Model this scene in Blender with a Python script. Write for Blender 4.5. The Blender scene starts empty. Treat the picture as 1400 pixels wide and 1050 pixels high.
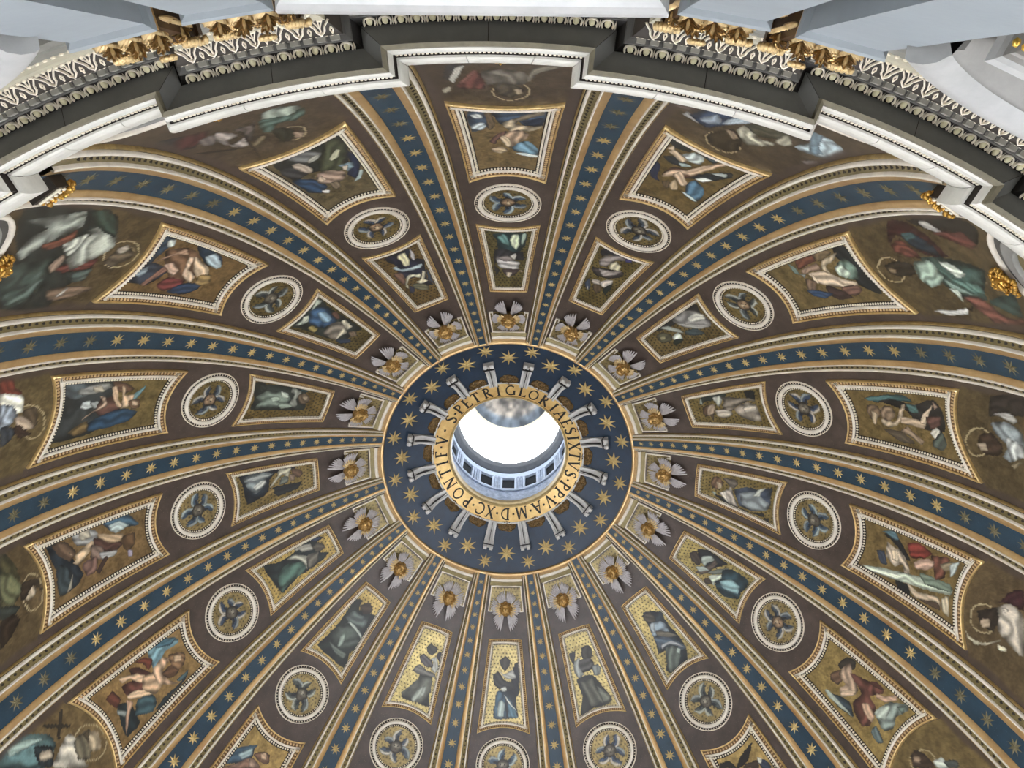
import bpy, math, random
import numpy as np
from mathutils import Vector, Matrix
rnd = random.Random(7); rng = np.random.default_rng(7)
SC = bpy.context.scene; COL = SC.collection
rad = math.radians
# ------------------------------------------------------------------ camera
CAMP = Vector((0.68374, -19.98831, 0.0)); FPX = 1189.0
TILT, ROLL, YAW = rad(18.13), rad(2.52), rad(1.78)
_f, _t, _rho, _yaw = 1188.9866534225564, 0.31635875405379954, 0.04399832492512966, 0.031115612061059398
CAMP = Vector((0.6837418387913445, -19.98830901046625, 0.0))
cx, sx = math.cos(_yaw), math.sin(_yaw)
xc = Vector((cx, sx, 0)); yb = Vector((-sx, cx, 0)); zz = Vector((0, 0, 1))
fw = yb * math.sin(_t) + zz * math.cos(_t)
up = yb * (-math.cos(_t)) + zz * math.sin(_t)
R_ = xc * math.cos(_rho) + up * math.sin(_rho)
U_ = xc * (-math.sin(_rho)) + up * math.cos(_rho)
cam = bpy.data.cameras.new('camera'); co = bpy.data.objects.new('camera', cam); COL.objects.link(co)
cam.sensor_width = 36; cam.lens = 36 * _f / 1400; cam.clip_end = 300; cam.clip_start = 0.05
m = Matrix((R_, U_, -fw)).transposed().to_4x4(); m.translation = CAMP
co.matrix_world = m; SC.camera = co
# ------------------------------------------------------------------ light, exposure
w = bpy.data.worlds.new('world'); SC.world = w; w.use_nodes = True
w.node_tree.nodes['Background'].inputs[0].default_value = (1.0, 0.985, 0.96, 1)
w.node_tree.nodes['Background'].inputs[1].default_value = 0.46
SC.view_settings.view_transform = 'Standard'; SC.view_settings.look = 'None'
SC.view_settings.gamma = 1; SC.view_settings.use_curve_mapping = False
SC.view_settings.exposure = 0.0
WINDOW_GLOW = 58.0
# ------------------------------------------------------------------ helpers
CR, CZ, RR = -4.94508593, 22.87053375, 26.577837199
def rth(th, h=0.0): return CR + (RR - h) * np.cos(np.radians(th))
def D(az, th, h=0.0):
    az = np.radians(np.asarray(az, float)); th = np.radians(np.asarray(th, float)); h = np.asarray(h, float)
    r = CR + (RR - h) * np.cos(th); z = CZ + (RR - h) * np.sin(th)
    return np.stack(np.broadcast_arrays(r * np.sin(az), -r * np.cos(az), z), -1)
def cyl(az, r, z):
    az = np.radians(np.asarray(az, float))
    return np.stack(np.broadcast_arrays(r * np.sin(az), -r * np.cos(az), np.asarray(z, float)), -1)
class MB:
    def __init__(s): s.v = []; s.f = []; s.n = 0
    def add(s, v, f):
        v = np.asarray(v, float).reshape(-1, 3); s.v.append(v)
        s.f += [tuple(i + s.n for i in q) for q in f]; s.n += len(v)
    def grid(s, P, cu=False, cv=False):
        n, m_ = P.shape[:2]; f = []
        for i in range(n if cu else n - 1):
            a = i * m_; b = ((i + 1) % n) * m_
            for j in range(m_ if cv else m_ - 1):
                k = (j + 1) % m_
                f.append((a + j, b + j, b + k, a + k))
        s.add(P.reshape(-1, 3), f)
    def box(s, P8): s.add(P8, [(0,1,2,3),(7,6,5,4),(0,4,5,1),(1,5,6,2),(2,6,7,3),(3,7,4,0)])
    def mesh(s, name, mat, smooth=False, off=None):
        me = bpy.data.meshes.new(name)
        v = np.concatenate(s.v) if s.v else np.zeros((0,3))
        if off is not None: v = v - np.asarray(off)
        me.from_pydata(v.tolist(), [], s.f)
        if mat: me.materials.append(mat)
        if smooth: me.polygons.foreach_set('use_smooth', [True] * len(me.polygons))
        me.update(); return me
    def build(s, name, mat, parent=None, smooth=False, off=None, kind=None, label=None):
        return ob(name, s.mesh(name, mat, smooth, off), parent, kind, label)
def ob(name, me, parent=None, kind=None, label=None, mat=None):
    o = bpy.data.objects.new(name, me); COL.objects.link(o)
    if parent: o.parent = parent
    if kind: o['kind'] = kind
    if label: o['label'] = label
    if mat is not None: o.matrix_local = mat
    return o
def thing(name, label, cat, loc=(0,0,0), rz=0.0, group=None):
    o = bpy.data.objects.new(name, None); COL.objects.link(o); o.empty_display_size = .2
    o.location = Vector(loc); o.rotation_euler = (0, 0, rz); o['label'] = label; o['category'] = cat
    if group: o['group'] = group
    return o
def struct(o): o['kind'] = 'structure'; return o
def lathe_frame(az, th, h=0.0):
    """matrix at a dome point: x = clockwise (increasing azimuth), y = towards the oculus, z = inward"""
    p = D(az, th, h); a = rad(az); t = rad(th)
    X = Vector((math.cos(a), math.sin(a), 0)); rr = Vector((math.sin(a), -math.cos(a), 0))
    Y = rr * (-math.sin(t)) + zz * math.cos(t); Z = -(rr * math.cos(t) + zz * math.sin(t))
    m_ = Matrix((X, Y, Z)).transposed().to_4x4(); m_.translation = Vector(p); return m_
def srgb(h): 
    c = [int(h[i:i+2], 16) / 255 for i in (0, 2, 4)]
    return tuple(x / 12.92 if x <= .04045 else ((x + .055) / 1.055) ** 2.4 for x in c)
MATS = {}
def mat(name, hx, rough=.6, metal=0.0, var=.25, scale=3.0, bump=0.0, bscale=40.0, spec=.5, hx2=None):
    if name in MATS: return MATS[name]
    m_ = bpy.data.materials.new(name); m_.use_nodes = True; nt = m_.node_tree; b = nt.nodes['Principled BSDF']
    b.inputs['Roughness'].default_value = rough; b.inputs['Metallic'].default_value = metal
    b.inputs['Specular IOR Level'].default_value = spec
    c = srgb(hx); tc = nt.nodes.new('ShaderNodeTexCoord')
    n = nt.nodes.new('ShaderNodeTexNoise'); n.inputs['Scale'].default_value = scale; n.inputs['Detail'].default_value = 6
    n.inputs['Roughness'].default_value = .65
    nt.links.new(tc.outputs['Object'], n.inputs['Vector'])
    r = nt.nodes.new('ShaderNodeValToRGB'); r.color_ramp.elements[0].position = .3; r.color_ramp.elements[1].position = .7
    c2 = srgb(hx2) if hx2 else tuple(x * (1 + var) for x in c); c1 = tuple(x * (1 - var) for x in c)
    r.color_ramp.elements[0].color = (*c1, 1); r.color_ramp.elements[1].color = (*[min(1, x) for x in c2], 1)
    nt.links.new(n.outputs[0], r.inputs[0]); nt.links.new(r.outputs[0], b.inputs['Base Color'])
    if bump:
        n2 = nt.nodes.new('ShaderNodeTexNoise'); n2.inputs['Scale'].default_value = bscale
        bp = nt.nodes.new('ShaderNodeBump'); bp.inputs['Strength'].default_value = bump; bp.inputs['Distance'].default_value = .02
        nt.links.new(tc.outputs['Object'], n2.inputs['Vector']); nt.links.new(n2.outputs[0], bp.inputs['Height']); nt.links.new(bp.outputs[0], b.inputs['Normal'])
    MATS[name] = m_; return m_
def speckle(m_, hx, scale=14.0, thr=.12):
    """small tesserae flecks of another colour over a mosaic ground"""
    nt = m_.node_tree; b = nt.nodes['Principled BSDF']; src = b.inputs['Base Color'].links[0].from_socket
    tc = [n for n in nt.nodes if n.type == 'TEX_COORD'][0]
    v = nt.nodes.new('ShaderNodeTexVoronoi'); v.inputs['Scale'].default_value = scale
    nt.links.new(tc.outputs['Object'], v.inputs['Vector'])
    lt = nt.nodes.new('ShaderNodeMath'); lt.operation = 'LESS_THAN'; lt.inputs[1].default_value = thr
    nt.links.new(v.outputs['Distance'], lt.inputs[0])
    mx = nt.nodes.new('ShaderNodeMix'); mx.data_type = 'RGBA'; nt.links.new(lt.outputs[0], mx.inputs[0])
    nt.links.new(src, mx.inputs[6]); mx.inputs[7].default_value = (*srgb(hx), 1)
    nt.links.new(mx.outputs[2], b.inputs['Base Color']); return m_
def emit(name, hx, s):
    m_ = bpy.data.materials.new(name); m_.use_nodes = True; b = m_.node_tree.nodes['Principled BSDF']
    b.inputs['Base Color'].default_value = (*srgb(hx), 1); b.inputs['Emission Color'].default_value = (*srgb(hx), 1)
    b.inputs['Emission Strength'].default_value = s; return m_
vault_m = speckle(mat('vault_mosaic', '483d36', .38, 0, .34, 1.3, .3, 30), '7a6a58', 9.0, .10)
navy_m = speckle(mat('navy_mosaic', '243a48', .4, 0, .22, 1.6, .25, 30), '4a5f70', 7.0, .08)
tan_m = mat('gilt_mosaic_strip', 'dab27e', .36, .7, .16, 1.1, .2, 30, hx2='e8c890')
cream_m = mat('cream_stucco', 'e2d7c2', .4, 0, .16, 2.5, .2, 20)
white_m = mat('white_moulding', 'e0d7c6', .34, 0, .14, 2.0, .15, 14)
olive_m = mat('olive_band', '82754f', .4, .45, .25, 4.0, .3, 30)
gold_m = mat('bright_gold', 'd9bb80', .3, .6, .2, 3.0, .3, 20)
gilt_m = mat('old_gilding', 'a8905f', .35, .45, .3, 3.0, .3, 30)
brown_gold_m = mat('brown_gilding', '9a7d52', .42, .3, .3, 5.0, .4, 40)
dark_m = mat('dark_groove', '2a2218', .7, 0, .3, 5.0)
star_m = mat('gold_star_mosaic', 'b59c64', .4, .4, .25, 3.0)
bead_m = mat('ivory_bead', 'e6dcc4', .4, 0, .1, 5.0)
marble_m = mat('grey_white_marble', 'c4c2bd', .4, 0, .15, 2.0, .15, 12)
silver_m = mat('silvery_feather', 'aca6a4', .35, .1, .2, 6.0, .2, 30)
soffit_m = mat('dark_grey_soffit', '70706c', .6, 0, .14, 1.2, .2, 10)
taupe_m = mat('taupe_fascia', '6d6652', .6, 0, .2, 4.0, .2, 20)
stone_m = mat('blue_grey_stone', '8a9092', .55, 0, .06, .8, .2, 6)
dstone_m = mat('slate_stone', '4a4843', .6, 0, .15, 1.5, .2, 10)
egg_m = mat('ivory_egg', 'e2d9b4', .45, 0, .1, 5.0)
capgold_m = mat('dull_gold_leaf', 'c9ae7c', .38, .3, .3, 6.0, .3, 20)
ink_m = mat('black_letter', '17130f', .6, 0, .2, 5.0)
ringgold_m = mat('inscription_gold', 'dcb06c', .33, .35, .14, 1.6, .15, 14, hx2='efd08c')
bronze_m = mat('dark_bronze_leaf', '3a2c1a', .4, .5, .5, 9.0, .6, 30, hx2='8c6e3e')
leafbed_m = mat('umber_gilt_bed', '6e5434', .45, .25, .3, 5.0, .4, 40)
pink_m = mat('rosy_gilding', 'cdb084', .4, .2, .25, 1.0, .2, 30)

def where(k):
    w_ = ['zeroth', 'first', 'second', 'third', 'fourth', 'fifth', 'sixth', 'seventh']
    if k == 0: return 'topmost of its ring'
    if k == 8: return 'lowest of its ring'
    return w_[abs(k)] + (' clockwise' if k > 0 else ' anticlockwise') + ' from the topmost'
KS = list(range(-7, 9))
# ------------------------------------------------------------------ local metric frame on the dome
def F(X, Y, h, th0):
    th = th0 + np.degrees(np.asarray(Y, float) / RR); r = rth(th)
    return D(np.degrees(np.asarray(X, float) / r), th, h)
def inset(P, d):
    """inward miter offset of a closed polyline (counter-clockwise), per-vertex"""
    a = np.roll(P, 1, 0); b = np.roll(P, -1, 0)
    e1 = P - a; e1 /= np.linalg.norm(e1, axis=1)[:, None]; e2 = b - P; e2 /= np.linalg.norm(e2, axis=1)[:, None]
    n1 = np.stack([-e1[:, 1], e1[:, 0]], 1); n2 = np.stack([-e2[:, 1], e2[:, 0]], 1)
    n = n1 + n2; n /= np.maximum(.35, (n * n1).sum(1))[:, None] * 1.0
    return P + n * d
def sweep_frame(path, prof, th0, off, name, m_, parent, smooth=True):
    b = MB(); G = np.stack([F(*(inset(path, d).T), h, th0) for d, h in prof], 1)
    b.grid(G, cu=True); return b.mesh(name, m_, smooth, off)
def resample(P, step, closed=True):
    Q = np.concatenate([P, P[:1]]) if closed else P
    L = np.concatenate([[0], np.cumsum(np.linalg.norm(np.diff(Q, axis=0), axis=1))]); n = max(3, int(L[-1] / step))
    t = np.arange(n) * L[-1] / n
    pts = np.stack([np.interp(t, L, Q[:, i]) for i in (0, 1)], 1)
    tt = np.stack([np.interp((t + .01), L, Q[:, i]) for i in (0, 1)], 1) - pts
    tt /= np.maximum(1e-9, np.linalg.norm(tt, axis=1))[:, None]; return pts, tt
OCT = np.array([(1,0,0),(0,1,0),(-1,0,0),(0,-1,0),(.7,.7,.0),(0,0,1)], float)
def beads(mb, pts, r, h, th0, asp=1.0, tang=None, hz=.8):
    """low domes set along a path"""
    C0 = F(pts[:, 0], pts[:, 1], h, th0)
    for i, (x, y) in enumerate(pts):
        tx, ty = (1, 0) if tang is None else tang[i]
        ring = []
        for q in range(6):
            a = q * math.pi / 3; u, v_ = r * math.cos(a), r * asp * math.sin(a)
            ring.append((x + u * tx - v_ * ty, y + u * ty + v_ * tx))
        ring = np.array(ring); V = [*F(ring[:, 0], ring[:, 1], h, th0)]
        r2 = (ring - (x, y)) * .6 + (x, y); V += [*F(r2[:, 0], r2[:, 1], h + r * hz * .8, th0)]
        V.append(F(x, y, h + r * hz, th0))
        f = [(q, (q + 1) % 6, 6 + (q + 1) % 6, 6 + q) for q in range(6)] + [(6 + q, 6 + (q + 1) % 6, 12) for q in range(6)]
        mb.add(V, f)
# ------------------------------------------------------------------ paintings
# outlines of the painted figures on the vault, lighting included in their colours: azimuth and elevation in 1/20 degree
PAINT = '''b0 5c4a2b 2c4260:-78,442,84,435,84,502,42,507,28,492,4,517,-19,493,-31,460,-39,509,-79,530 5c4a35:-46,451,-31,456,-25,509,-40,525 a8b4bc:-77,465,-63,460,-50,467,-55,481,-71,478 9fb2c4:-82,509,-56,493,-44,508,-54,524,-78,520 1e2b45:37,491,82,473,82,502,51,506 a8977d:-10,501,9,486,58,456,83,442,81,461,50,479,18,500,52,510,82,502,80,513,52,528,11,533 997c66:-1,533,28,524,54,538,49,556,29,571,24,587,8,592,-12,569,-21,545 5f3d38:-43,568,-21,539,1,529,-7,549,-22,565,-28,580 b09a80:-11,545,8,557,13,584,0,588,-15,561 a08a6e:-40,595,-23,588,-3,592,3,603,-14,613,-35,607 4f7ea0:29,571,54,565,79,590,81,613,54,612,24,606,13,595 b8c8d0:21,610,46,609,81,615,82,623,54,622,30,616
b-1 4f4530 262c2c:-73,453,-15,456,47,453,94,443,86,495,55,557,10,549,-40,531,-76,546,-75,506 3c4230:57,455,91,462,72,517,37,566,-12,554,7,504 5b5f66:-32,447,10,461,31,484,10,500,-19,499,-39,475 8b8c88:-4,484,24,484,10,500,-14,500 a2a68e:30,515,60,491,67,499,51,519,31,524 1e2a4c:78,511,91,538,80,572,51,609,38,587,61,556 8ea6b0:70,586,79,590,61,615,39,618,57,603 5e7a90:36,546,70,551,66,569,44,576 35363c:-73,477,-45,493,-38,533,-62,535,-83,504 988a80:-45,481,-29,487,-17,523,-30,534,-45,516,-49,495 1d3a60:-80,530,-38,555,-26,596,-48,612,-76,590,-79,559 c0c4d0:-45,604,-30,612,-37,620,-47,613 8c7468:-22,546,-1,546,35,570,35,586,10,600,-21,592,-37,578 b09a88:-18,555,-12,575,-28,579,-34,569 70604e:-17,592,6,597,-1,618,-18,618 b0a090:41,554,55,557,44,571,37,566
b-2 5a4527 26384e:86,429,88,466,57,472,23,466,-17,466,7,456,48,441 a9b6bb:75,455,85,470,65,480,56,469 2a3344:-60,444,-7,452,7,476,-14,517,-65,495,-61,467 6f8296:-34,447,-8,467,-29,473,-44,463 6a4a34:43,472,68,503,67,539,19,586,-39,566,-26,525 a07c66:5,467,33,486,52,500,66,511,48,531,44,505,18,482 b09080:3,496,17,510,-3,538,-23,536,-14,517 7c5448:-63,481,-35,490,-1,498,-10,515,-41,500,-66,492 6b2b2c:-56,516,-30,527,-29,567,-47,571,-73,545,-68,526 1f3558:-77,548,-37,572,-29,609,-49,613,-73,592 c0a48c:45,533,45,547,8,558,-12,585,-33,584,-13,554,13,544 bfa488:49,545,40,573,25,600,-1,614,-17,602,3,572 8c7040:0,591,10,614,-17,627,-34,612,-29,595 1d2f46:86,524,87,561,74,600,46,620,32,592,57,553 90a8bc:58,567,81,580,46,620,34,613,36,589
b-3 5a4c2a 2d3438:99,432,93,542,-7,577,-72,529,-73,444,-12,446 44505a:94,439,90,483,49,504,41,474,61,448 75787a:66,473,79,502,82,534,64,549,51,515,49,488 a0988a:71,504,72,525,55,535,55,514 a0aeb8:12,492,29,493,30,509,9,519,5,504 808a90:22,511,26,526,5,536,4,523 5a3a32:29,531,35,562,-8,583,-28,548,-4,527 a98c78:-28,502,-7,522,0,543,10,551,35,540,41,528,16,539,-3,522,-14,508 1d3c5c:-39,518,-17,552,-9,589,-24,625,-54,608,-64,555,-62,522 4f7c8c:29,600,64,624,51,626,15,611 5c4030:89,543,72,581,54,602,40,583,56,557 b8987c:64,549,67,560,21,574,-1,590,-3,576,27,561 c0a080:66,571,60,581,36,584,33,607,0,603,-9,586,28,580 6b4d38:14,595,18,622,-12,625,-13,609 b89c80:12,606,10,618,-3,621,-1,609 6a5530:-54,480,-34,501,-31,516,-62,519,-69,496
b-4 5f4a2c 1d2a38:94,447,97,469,20,501,-36,517,-59,500,-63,460,13,462 2a3a44:24,470,-8,492,-61,490,-57,458 5a4434:86,459,81,487,36,509,16,494,48,472 7c8088:84,504,96,520,77,551,51,563,37,542,53,511 9a9486:89,517,89,539,59,544,58,524 4a2e28:51,550,30,581,-4,611,-18,596,-1,565,25,547 a88c6c:60,557,44,582,24,614,5,605,17,580,43,562 b89c7c:53,492,16,507,8,500,-5,512,29,548,46,543,28,502 6e5a52:33,542,12,566,-27,568,-6,538 8e939c:-1,558,-18,596,-32,588,-23,562 70504a:-9,518,-6,551,-48,545,-49,522 3c2824:-48,545,-19,569,-27,575,-61,550 2f5270:96,565,98,598,80,630,35,651,39,628,49,589,71,577 9ab0ba:71,584,70,610,44,628,37,601,49,589 5a4028:19,613,12,639,-26,636,-38,617,-2,608 8880a0:-34,618,-42,629,-59,625,-55,617 8f8c80:-65,473,-21,496,-58,487
b-5 6a522e 1e2c34:16,482,-4,506,-68,501,-74,488,-73,462,-26,470 2c4a58:-43,500,-14,523,-35,553,-65,551,-75,532,-57,511 20303c:-76,541,-68,572,-71,607,-62,639,-75,624,-83,574,-83,547 5d8ca4:80,588,88,628,52,658,38,653,45,622,21,591,32,582 2f5a74:88,628,58,656,52,637,75,607 6b2e22:82,555,74,577,52,590,31,573,61,568 5a3028:79,538,60,559,1,578,-9,547,18,508,50,509,42,535 c4a080:76,512,50,547,26,562,13,548,49,530,56,512 c8a684:18,508,8,533,-31,563,-35,553,3,510 b08c6c:29,555,9,590,-29,591,-42,558,-2,542 c0987a:24,579,35,609,13,622,2,596,-37,596,-67,609,-56,596,-19,573 5a3c28:-6,592,-3,620,-30,635,-43,616,-33,598 7c5a3c:30,624,-3,655,-33,642,-35,624,0,617 b89878:14,631,0,647,-17,640,-6,627 3c5a68:-56,610,-58,641,-67,632,-67,614 a88068:12,503,-11,512,-25,496,-66,466,-36,478,-11,494 5c2e24:54,469,59,488,24,494,9,478,37,470 707c80:6,477,-18,491,-26,483,-5,472
b-6 7a6234 2c4a66:84,572,90,597,74,617,29,644,30,632,21,616,55,586 7c98a8:67,603,39,631,27,621,46,599 7a5848:87,559,55,586,27,613,10,615,-19,607 a08070:27,613,-16,610,14,593 6a4a3a:24,623,-2,640,-26,642,-39,625,-8,617 b09078:4,632,-11,641,-27,631,-10,624
b1 554525 24282c:-100,445,-42,444,-36,467,-70,472 202a4c:-87,580,-85,544,-70,550,-60,589,-46,605,-66,603 9fb0ba:-48,488,-29,461,-3,467,2,496,-30,501 344450:-44,451,-3,437,26,449,22,472,-11,462 28303a:-80,516,-61,503,-12,514,-18,524,-56,531 7c98a0:-39,518,-14,510,-10,517,-28,527 b8a088:-86,484,-75,465,-68,481,-82,486 b09880:-77,493,-66,480,-26,498,-35,515,-59,501 5a3c30:-53,580,-41,536,-14,532,26,526,3,561 b89a80:-53,585,-40,551,-12,535,8,497,17,482,41,446,44,461,28,501,13,537,7,547,-5,547,-37,580 b89c84:-32,566,-20,542,16,578,5,592,-12,578 a89070:-20,604,-17,576,7,606,-2,618 5d4a38:-41,602,-24,591,-14,615,-26,618 3a6488:14,580,22,551,60,569,73,598,67,619,37,616 a8bcc8:19,608,30,605,72,615,53,619 242c34:7,553,29,512,68,471,78,486,53,530 c0ccd0:20,548,34,530,56,526,39,548 8ea0a8:36,505,64,482,68,497,48,505
b2 5b4c2c 20262a:-86,477,-89,447,65,454,32,493,-16,484,-59,488 5a7870:-35,509,-51,474,-20,465,17,484,9,504,-13,508 a0b4ac:-32,515,-35,493,-4,488,8,509,-7,519 a89880:-59,529,-69,494,-73,477,-50,502,-41,529,-16,533,-33,545 6a3a2c:-82,586,-85,537,-63,540,-57,572,-52,596 6e5a40:-88,534,-94,502,-76,488,-59,529,-66,537 8c7060:-50,591,-56,545,-34,547,-34,574,-33,596 b09c88:-32,583,-28,544,5,520,23,494,46,502,31,537,13,572,-9,584 c8b49c:-30,577,-11,576,6,580,-6,587 3c2c2c:15,566,38,542,67,527,68,565,43,577 22406c:16,620,23,598,46,566,57,592,41,615 5a7474:-82,607,-58,599,-36,604,-49,613 7c8c90:-40,602,-31,591,-20,601 705848:-20,601,-4,581,23,598,18,615 6a4840:31,537,31,499,48,493,64,519,52,537
b3 5a4a28 27494e:-54,632,-68,598,-78,536,-59,521,-56,561,-44,604 2a2828:-49,603,-60,560,-50,523,-78,471,-48,459,10,466,18,519,-29,541 3d6a70:-55,629,-70,584,-68,558,-52,595,-46,624 7a6450:-25,605,-39,579,-13,571,14,590,3,605 b09c84:8,606,11,576,-44,551,-46,541,7,562,32,587,27,606 a89078:-7,559,-11,526,1,506,16,512,14,538,12,563 3c6468:-51,539,-51,516,-26,516,-30,535 8c7460:18,551,33,541,56,519,67,527,48,550,40,569 b8a48c:0,519,-38,500,-61,475,-32,492,1,506 5a3a34:-21,501,-30,467,-4,473,12,498 b0b0ac:25,501,3,484,13,476,43,491 44504c:45,498,12,473,47,467,69,483,63,501 4f4438:42,609,40,569,67,540,74,574 6a5440:-30,631,-34,607,-1,607,18,628,-5,637 a08c74:-12,625,-4,613,31,623,28,630 9c8070:-73,475,-59,466,-48,475
b4 5d4c2a 1e2228:-58,624,-78,600,-44,576,-17,559,-14,570,-44,598 44687c:-65,628,-83,604,-65,589,-54,598,-62,617 a89888:-38,615,-30,596,-30,582,-1,561,40,551,57,560,9,574,25,590,8,614 c0b098:-21,603,-26,589,7,585,7,599 303c54:3,636,-4,619,33,607,39,621 9fb0a4:75,660,50,615,23,554,-11,467,17,463,41,515,66,584,81,640 c8d8cc:75,660,57,611,42,566,62,584,78,637 5f7468:4,535,-11,467,9,464,28,518 7c2a24:-62,571,-80,544,-69,512,-40,533,-26,560 6a3c30:-62,515,-81,475,-22,482,1,500,-39,509 b08c7c:-17,552,-45,527,-50,507,-24,511,0,543 7d7058:-48,496,-77,468,-48,472,-38,484 9aaab0:-64,473,-86,455,-53,459,-31,470 1c2024:66,584,59,556,83,544,83,573 b09c84:54,556,59,527,41,487,64,476,58,491,81,530,69,550 b0a48c:40,480,23,465,74,456,69,471 4a3a30:76,524,57,484,74,477,78,509
b5 6f5c30 34302c:-32,628,-71,620,-80,599,-54,593,-27,618 5f4434:9,631,-24,617,-9,602,20,605,27,623 a08470:-9,618,-63,609,-36,589,-15,563,13,566,41,586,24,599,2,592 b89c84:27,593,-8,568,13,566,41,586 6b3c34:-37,598,-56,565,-78,527,-64,517,-28,537,-15,514,37,504,57,518,43,547,26,560,-14,555 4a2824:-56,557,-75,542,-74,517,-61,536 b08c78:-48,530,-60,511,-89,493,-76,487,-47,505,-38,525 b08c74:9,543,-8,531,8,507,27,505,25,527 6f8080:-11,512,-60,495,-91,463,-78,457,-41,470,-10,463,16,474,11,497 98a8a4:-5,513,-41,502,-47,489,-9,487,8,503 59706c:-63,481,-85,464,-57,462 2a3a48:70,619,41,586,33,565,56,540,71,570 8c9c98:67,621,56,613,59,542,68,572,73,604 50646c:49,497,23,494,40,464,56,472
b6 7d6636 1c1a1a:-67,657,-18,632,16,628,30,633,-6,649 1c1a1a:71,661,40,653,30,633,80,652 22304c:-50,624,-73,609,-75,589,-46,602 b0b4b0:-52,626,-64,618,-53,609,-45,615 3a2c24:-5,629,-46,621,-39,605,9,625
s0 6d6238 1e3a40:-59,895,72,891,70,934,29,970,-8,965,-44,948,-48,919 4f8084:-20,897,0,908,0,937,-28,925,-47,908 b0c0a8:13,900,39,897,48,930,35,950,14,939,7,917 8aa49c:53,898,72,893,68,917,56,935 2c2c34:-62,953,-22,945,29,959,65,954,68,985,22,981,-47,981,-65,1003,-42,1015,-61,1037,-68,998 a0a0a0:7,970,36,961,30,981,14,981 9c9ca4:-53,973,-16,982,30,987,53,991,47,1014,7,1015,-42,1009,-56,992 746c70:-50,976,-1,970,22,984,-17,990 403438:-26,1015,56,1014,24,1037,-23,1032 b0a498:-10,1026,19,1026,7,1043,-10,1038 c0a898:48,1017,72,1019,65,1025
s-1 7a6238 23263c:-58,893,6,892,55,892,33,923,84,941,54,998,64,1028,22,1014,26,990,-19,984,-58,963,-30,934 c0bc98:0,899,29,900,29,928,13,943,-7,939,-5,923,-11,908 8ea8bc:-55,931,-34,930,-28,945,10,951,68,952,57,962,10,961,-32,953 a0a0b0:55,892,60,916,47,934,39,925 6c4c40:-67,947,-30,960,-40,983,-58,997,-68,973 c8c8b0:-7,971,38,981,27,994,-8,981,-43,995,-52,1012,-60,1003,-32,979 cfc8b0:53,973,62,981,43,1001,53,1010,19,1013,-1,1002,29,997 5c5c48:-20,1002,37,1018,36,1040,-4,1032,-32,1015 2c3048:-41,1002,-27,1019,-50,1032,-56,1020 30405c:74,972,75,1003,72,1029,57,1005
s-2 6e5f36 2a3230:-76,882,83,880,74,929,71,1037,36,1031,-45,1027,-69,970,-70,916 8e9c94:-66,890,3,902,73,881,81,898,30,899,-28,912,-64,899 b0b8b0:-20,893,-4,901,-28,907,-48,901 2a4e7c:16,896,44,902,69,921,51,957,33,972,-9,960,-27,958,-33,930,-36,916 6c94b8:23,913,48,926,36,954,17,958,-1,951,2,934 5a3c30:57,943,76,950,56,971,40,963 6c645c:-31,964,6,963,41,978,44,999,-4,1010,-57,1006,-58,971 b4b0a0:44,980,62,985,50,1013,21,1010,18,998,-16,1000,-57,1006,-14,1012,13,1014 6a5848:13,1019,42,1030,18,1041,-5,1034 8a6c58:18,1022,27,1029,12,1033 243450:-57,1006,-15,1036,-32,1043,-62,1023 8c7c40:-59,923,-40,928,-43,947,-70,946
s-3 7a6434 2a3230:86,877,81,914,83,956,73,1015,-35,1029,-46,971,-48,896,4,896 5e706a:16,898,44,917,51,937,41,973,16,987,-22,980,-34,957,-35,928,-44,904,-3,910 a0b0ac:51,954,46,973,19,980,21,964 8aa098:16,933,23,951,7,963,-4,943 7c9088:-16,958,-8,982,-25,998,-37,970 7c8480:80,979,64,1004,40,1008,19,999,-9,1008,-29,1003,-12,987,41,991,52,980 584838:49,1002,58,1018,33,1034,1,1032,-7,1016,20,1003 8c7c68:37,1013,40,1026,20,1027,18,1019 1c3c48:78,1001,74,1019,65,1021,64,1004 2c3430:69,895,75,907,57,919,38,906
s-4 8a7440 1c2634:104,890,98,945,103,1028,59,1029,70,987,36,965,-30,959,-54,907,32,899 6c7c88:75,900,85,929,80,958,63,974,45,957,15,956,-16,930,4,919,35,907 a8b0b4:22,923,41,941,37,957,11,948,1,931 8a949c:65,904,71,941,63,974,54,957,50,924 a0a090:67,985,84,995,73,1020,51,1016,20,1011,45,999,25,986,1,973,-7,964,23,973,47,986 5a6464:34,995,29,1011,-4,1010,-5,989 5f4434:68,1020,57,1041,28,1049,7,1040,27,1024 7c6458:37,1014,29,1028,0,1027,3,1015 22282e:-8,972,-16,1014,-20,1044,-54,1034,-64,982,-38,971 8c7038:-27,955,-17,972,-28,976,-38,971,-53,940
s-5 b8984c 1e2a2e:90,900,71,930,63,947,66,985,98,1028,51,1062,46,1042,-17,1038,-46,1056,-62,1037,-63,997,-57,964,-64,942,-75,909,-34,907 6f9690:3,934,13,958,-16,961,-32,951,-24,939 3c6058:11,922,34,954,-21,998,-57,974,-56,935,-69,911 9a9c94:56,959,51,982,7,1005,-51,990,-18,989,17,983,39,965 8c8c88:83,984,80,1002,58,1025,21,1025,42,999,65,994,60,986 4a443c:44,1027,40,1045,3,1055,-14,1043,4,1028 5c5850:11,1006,-7,1035,-54,1019,-59,998,-36,994 1e2c50:102,1024,56,1058,55,1039,85,1021
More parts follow.
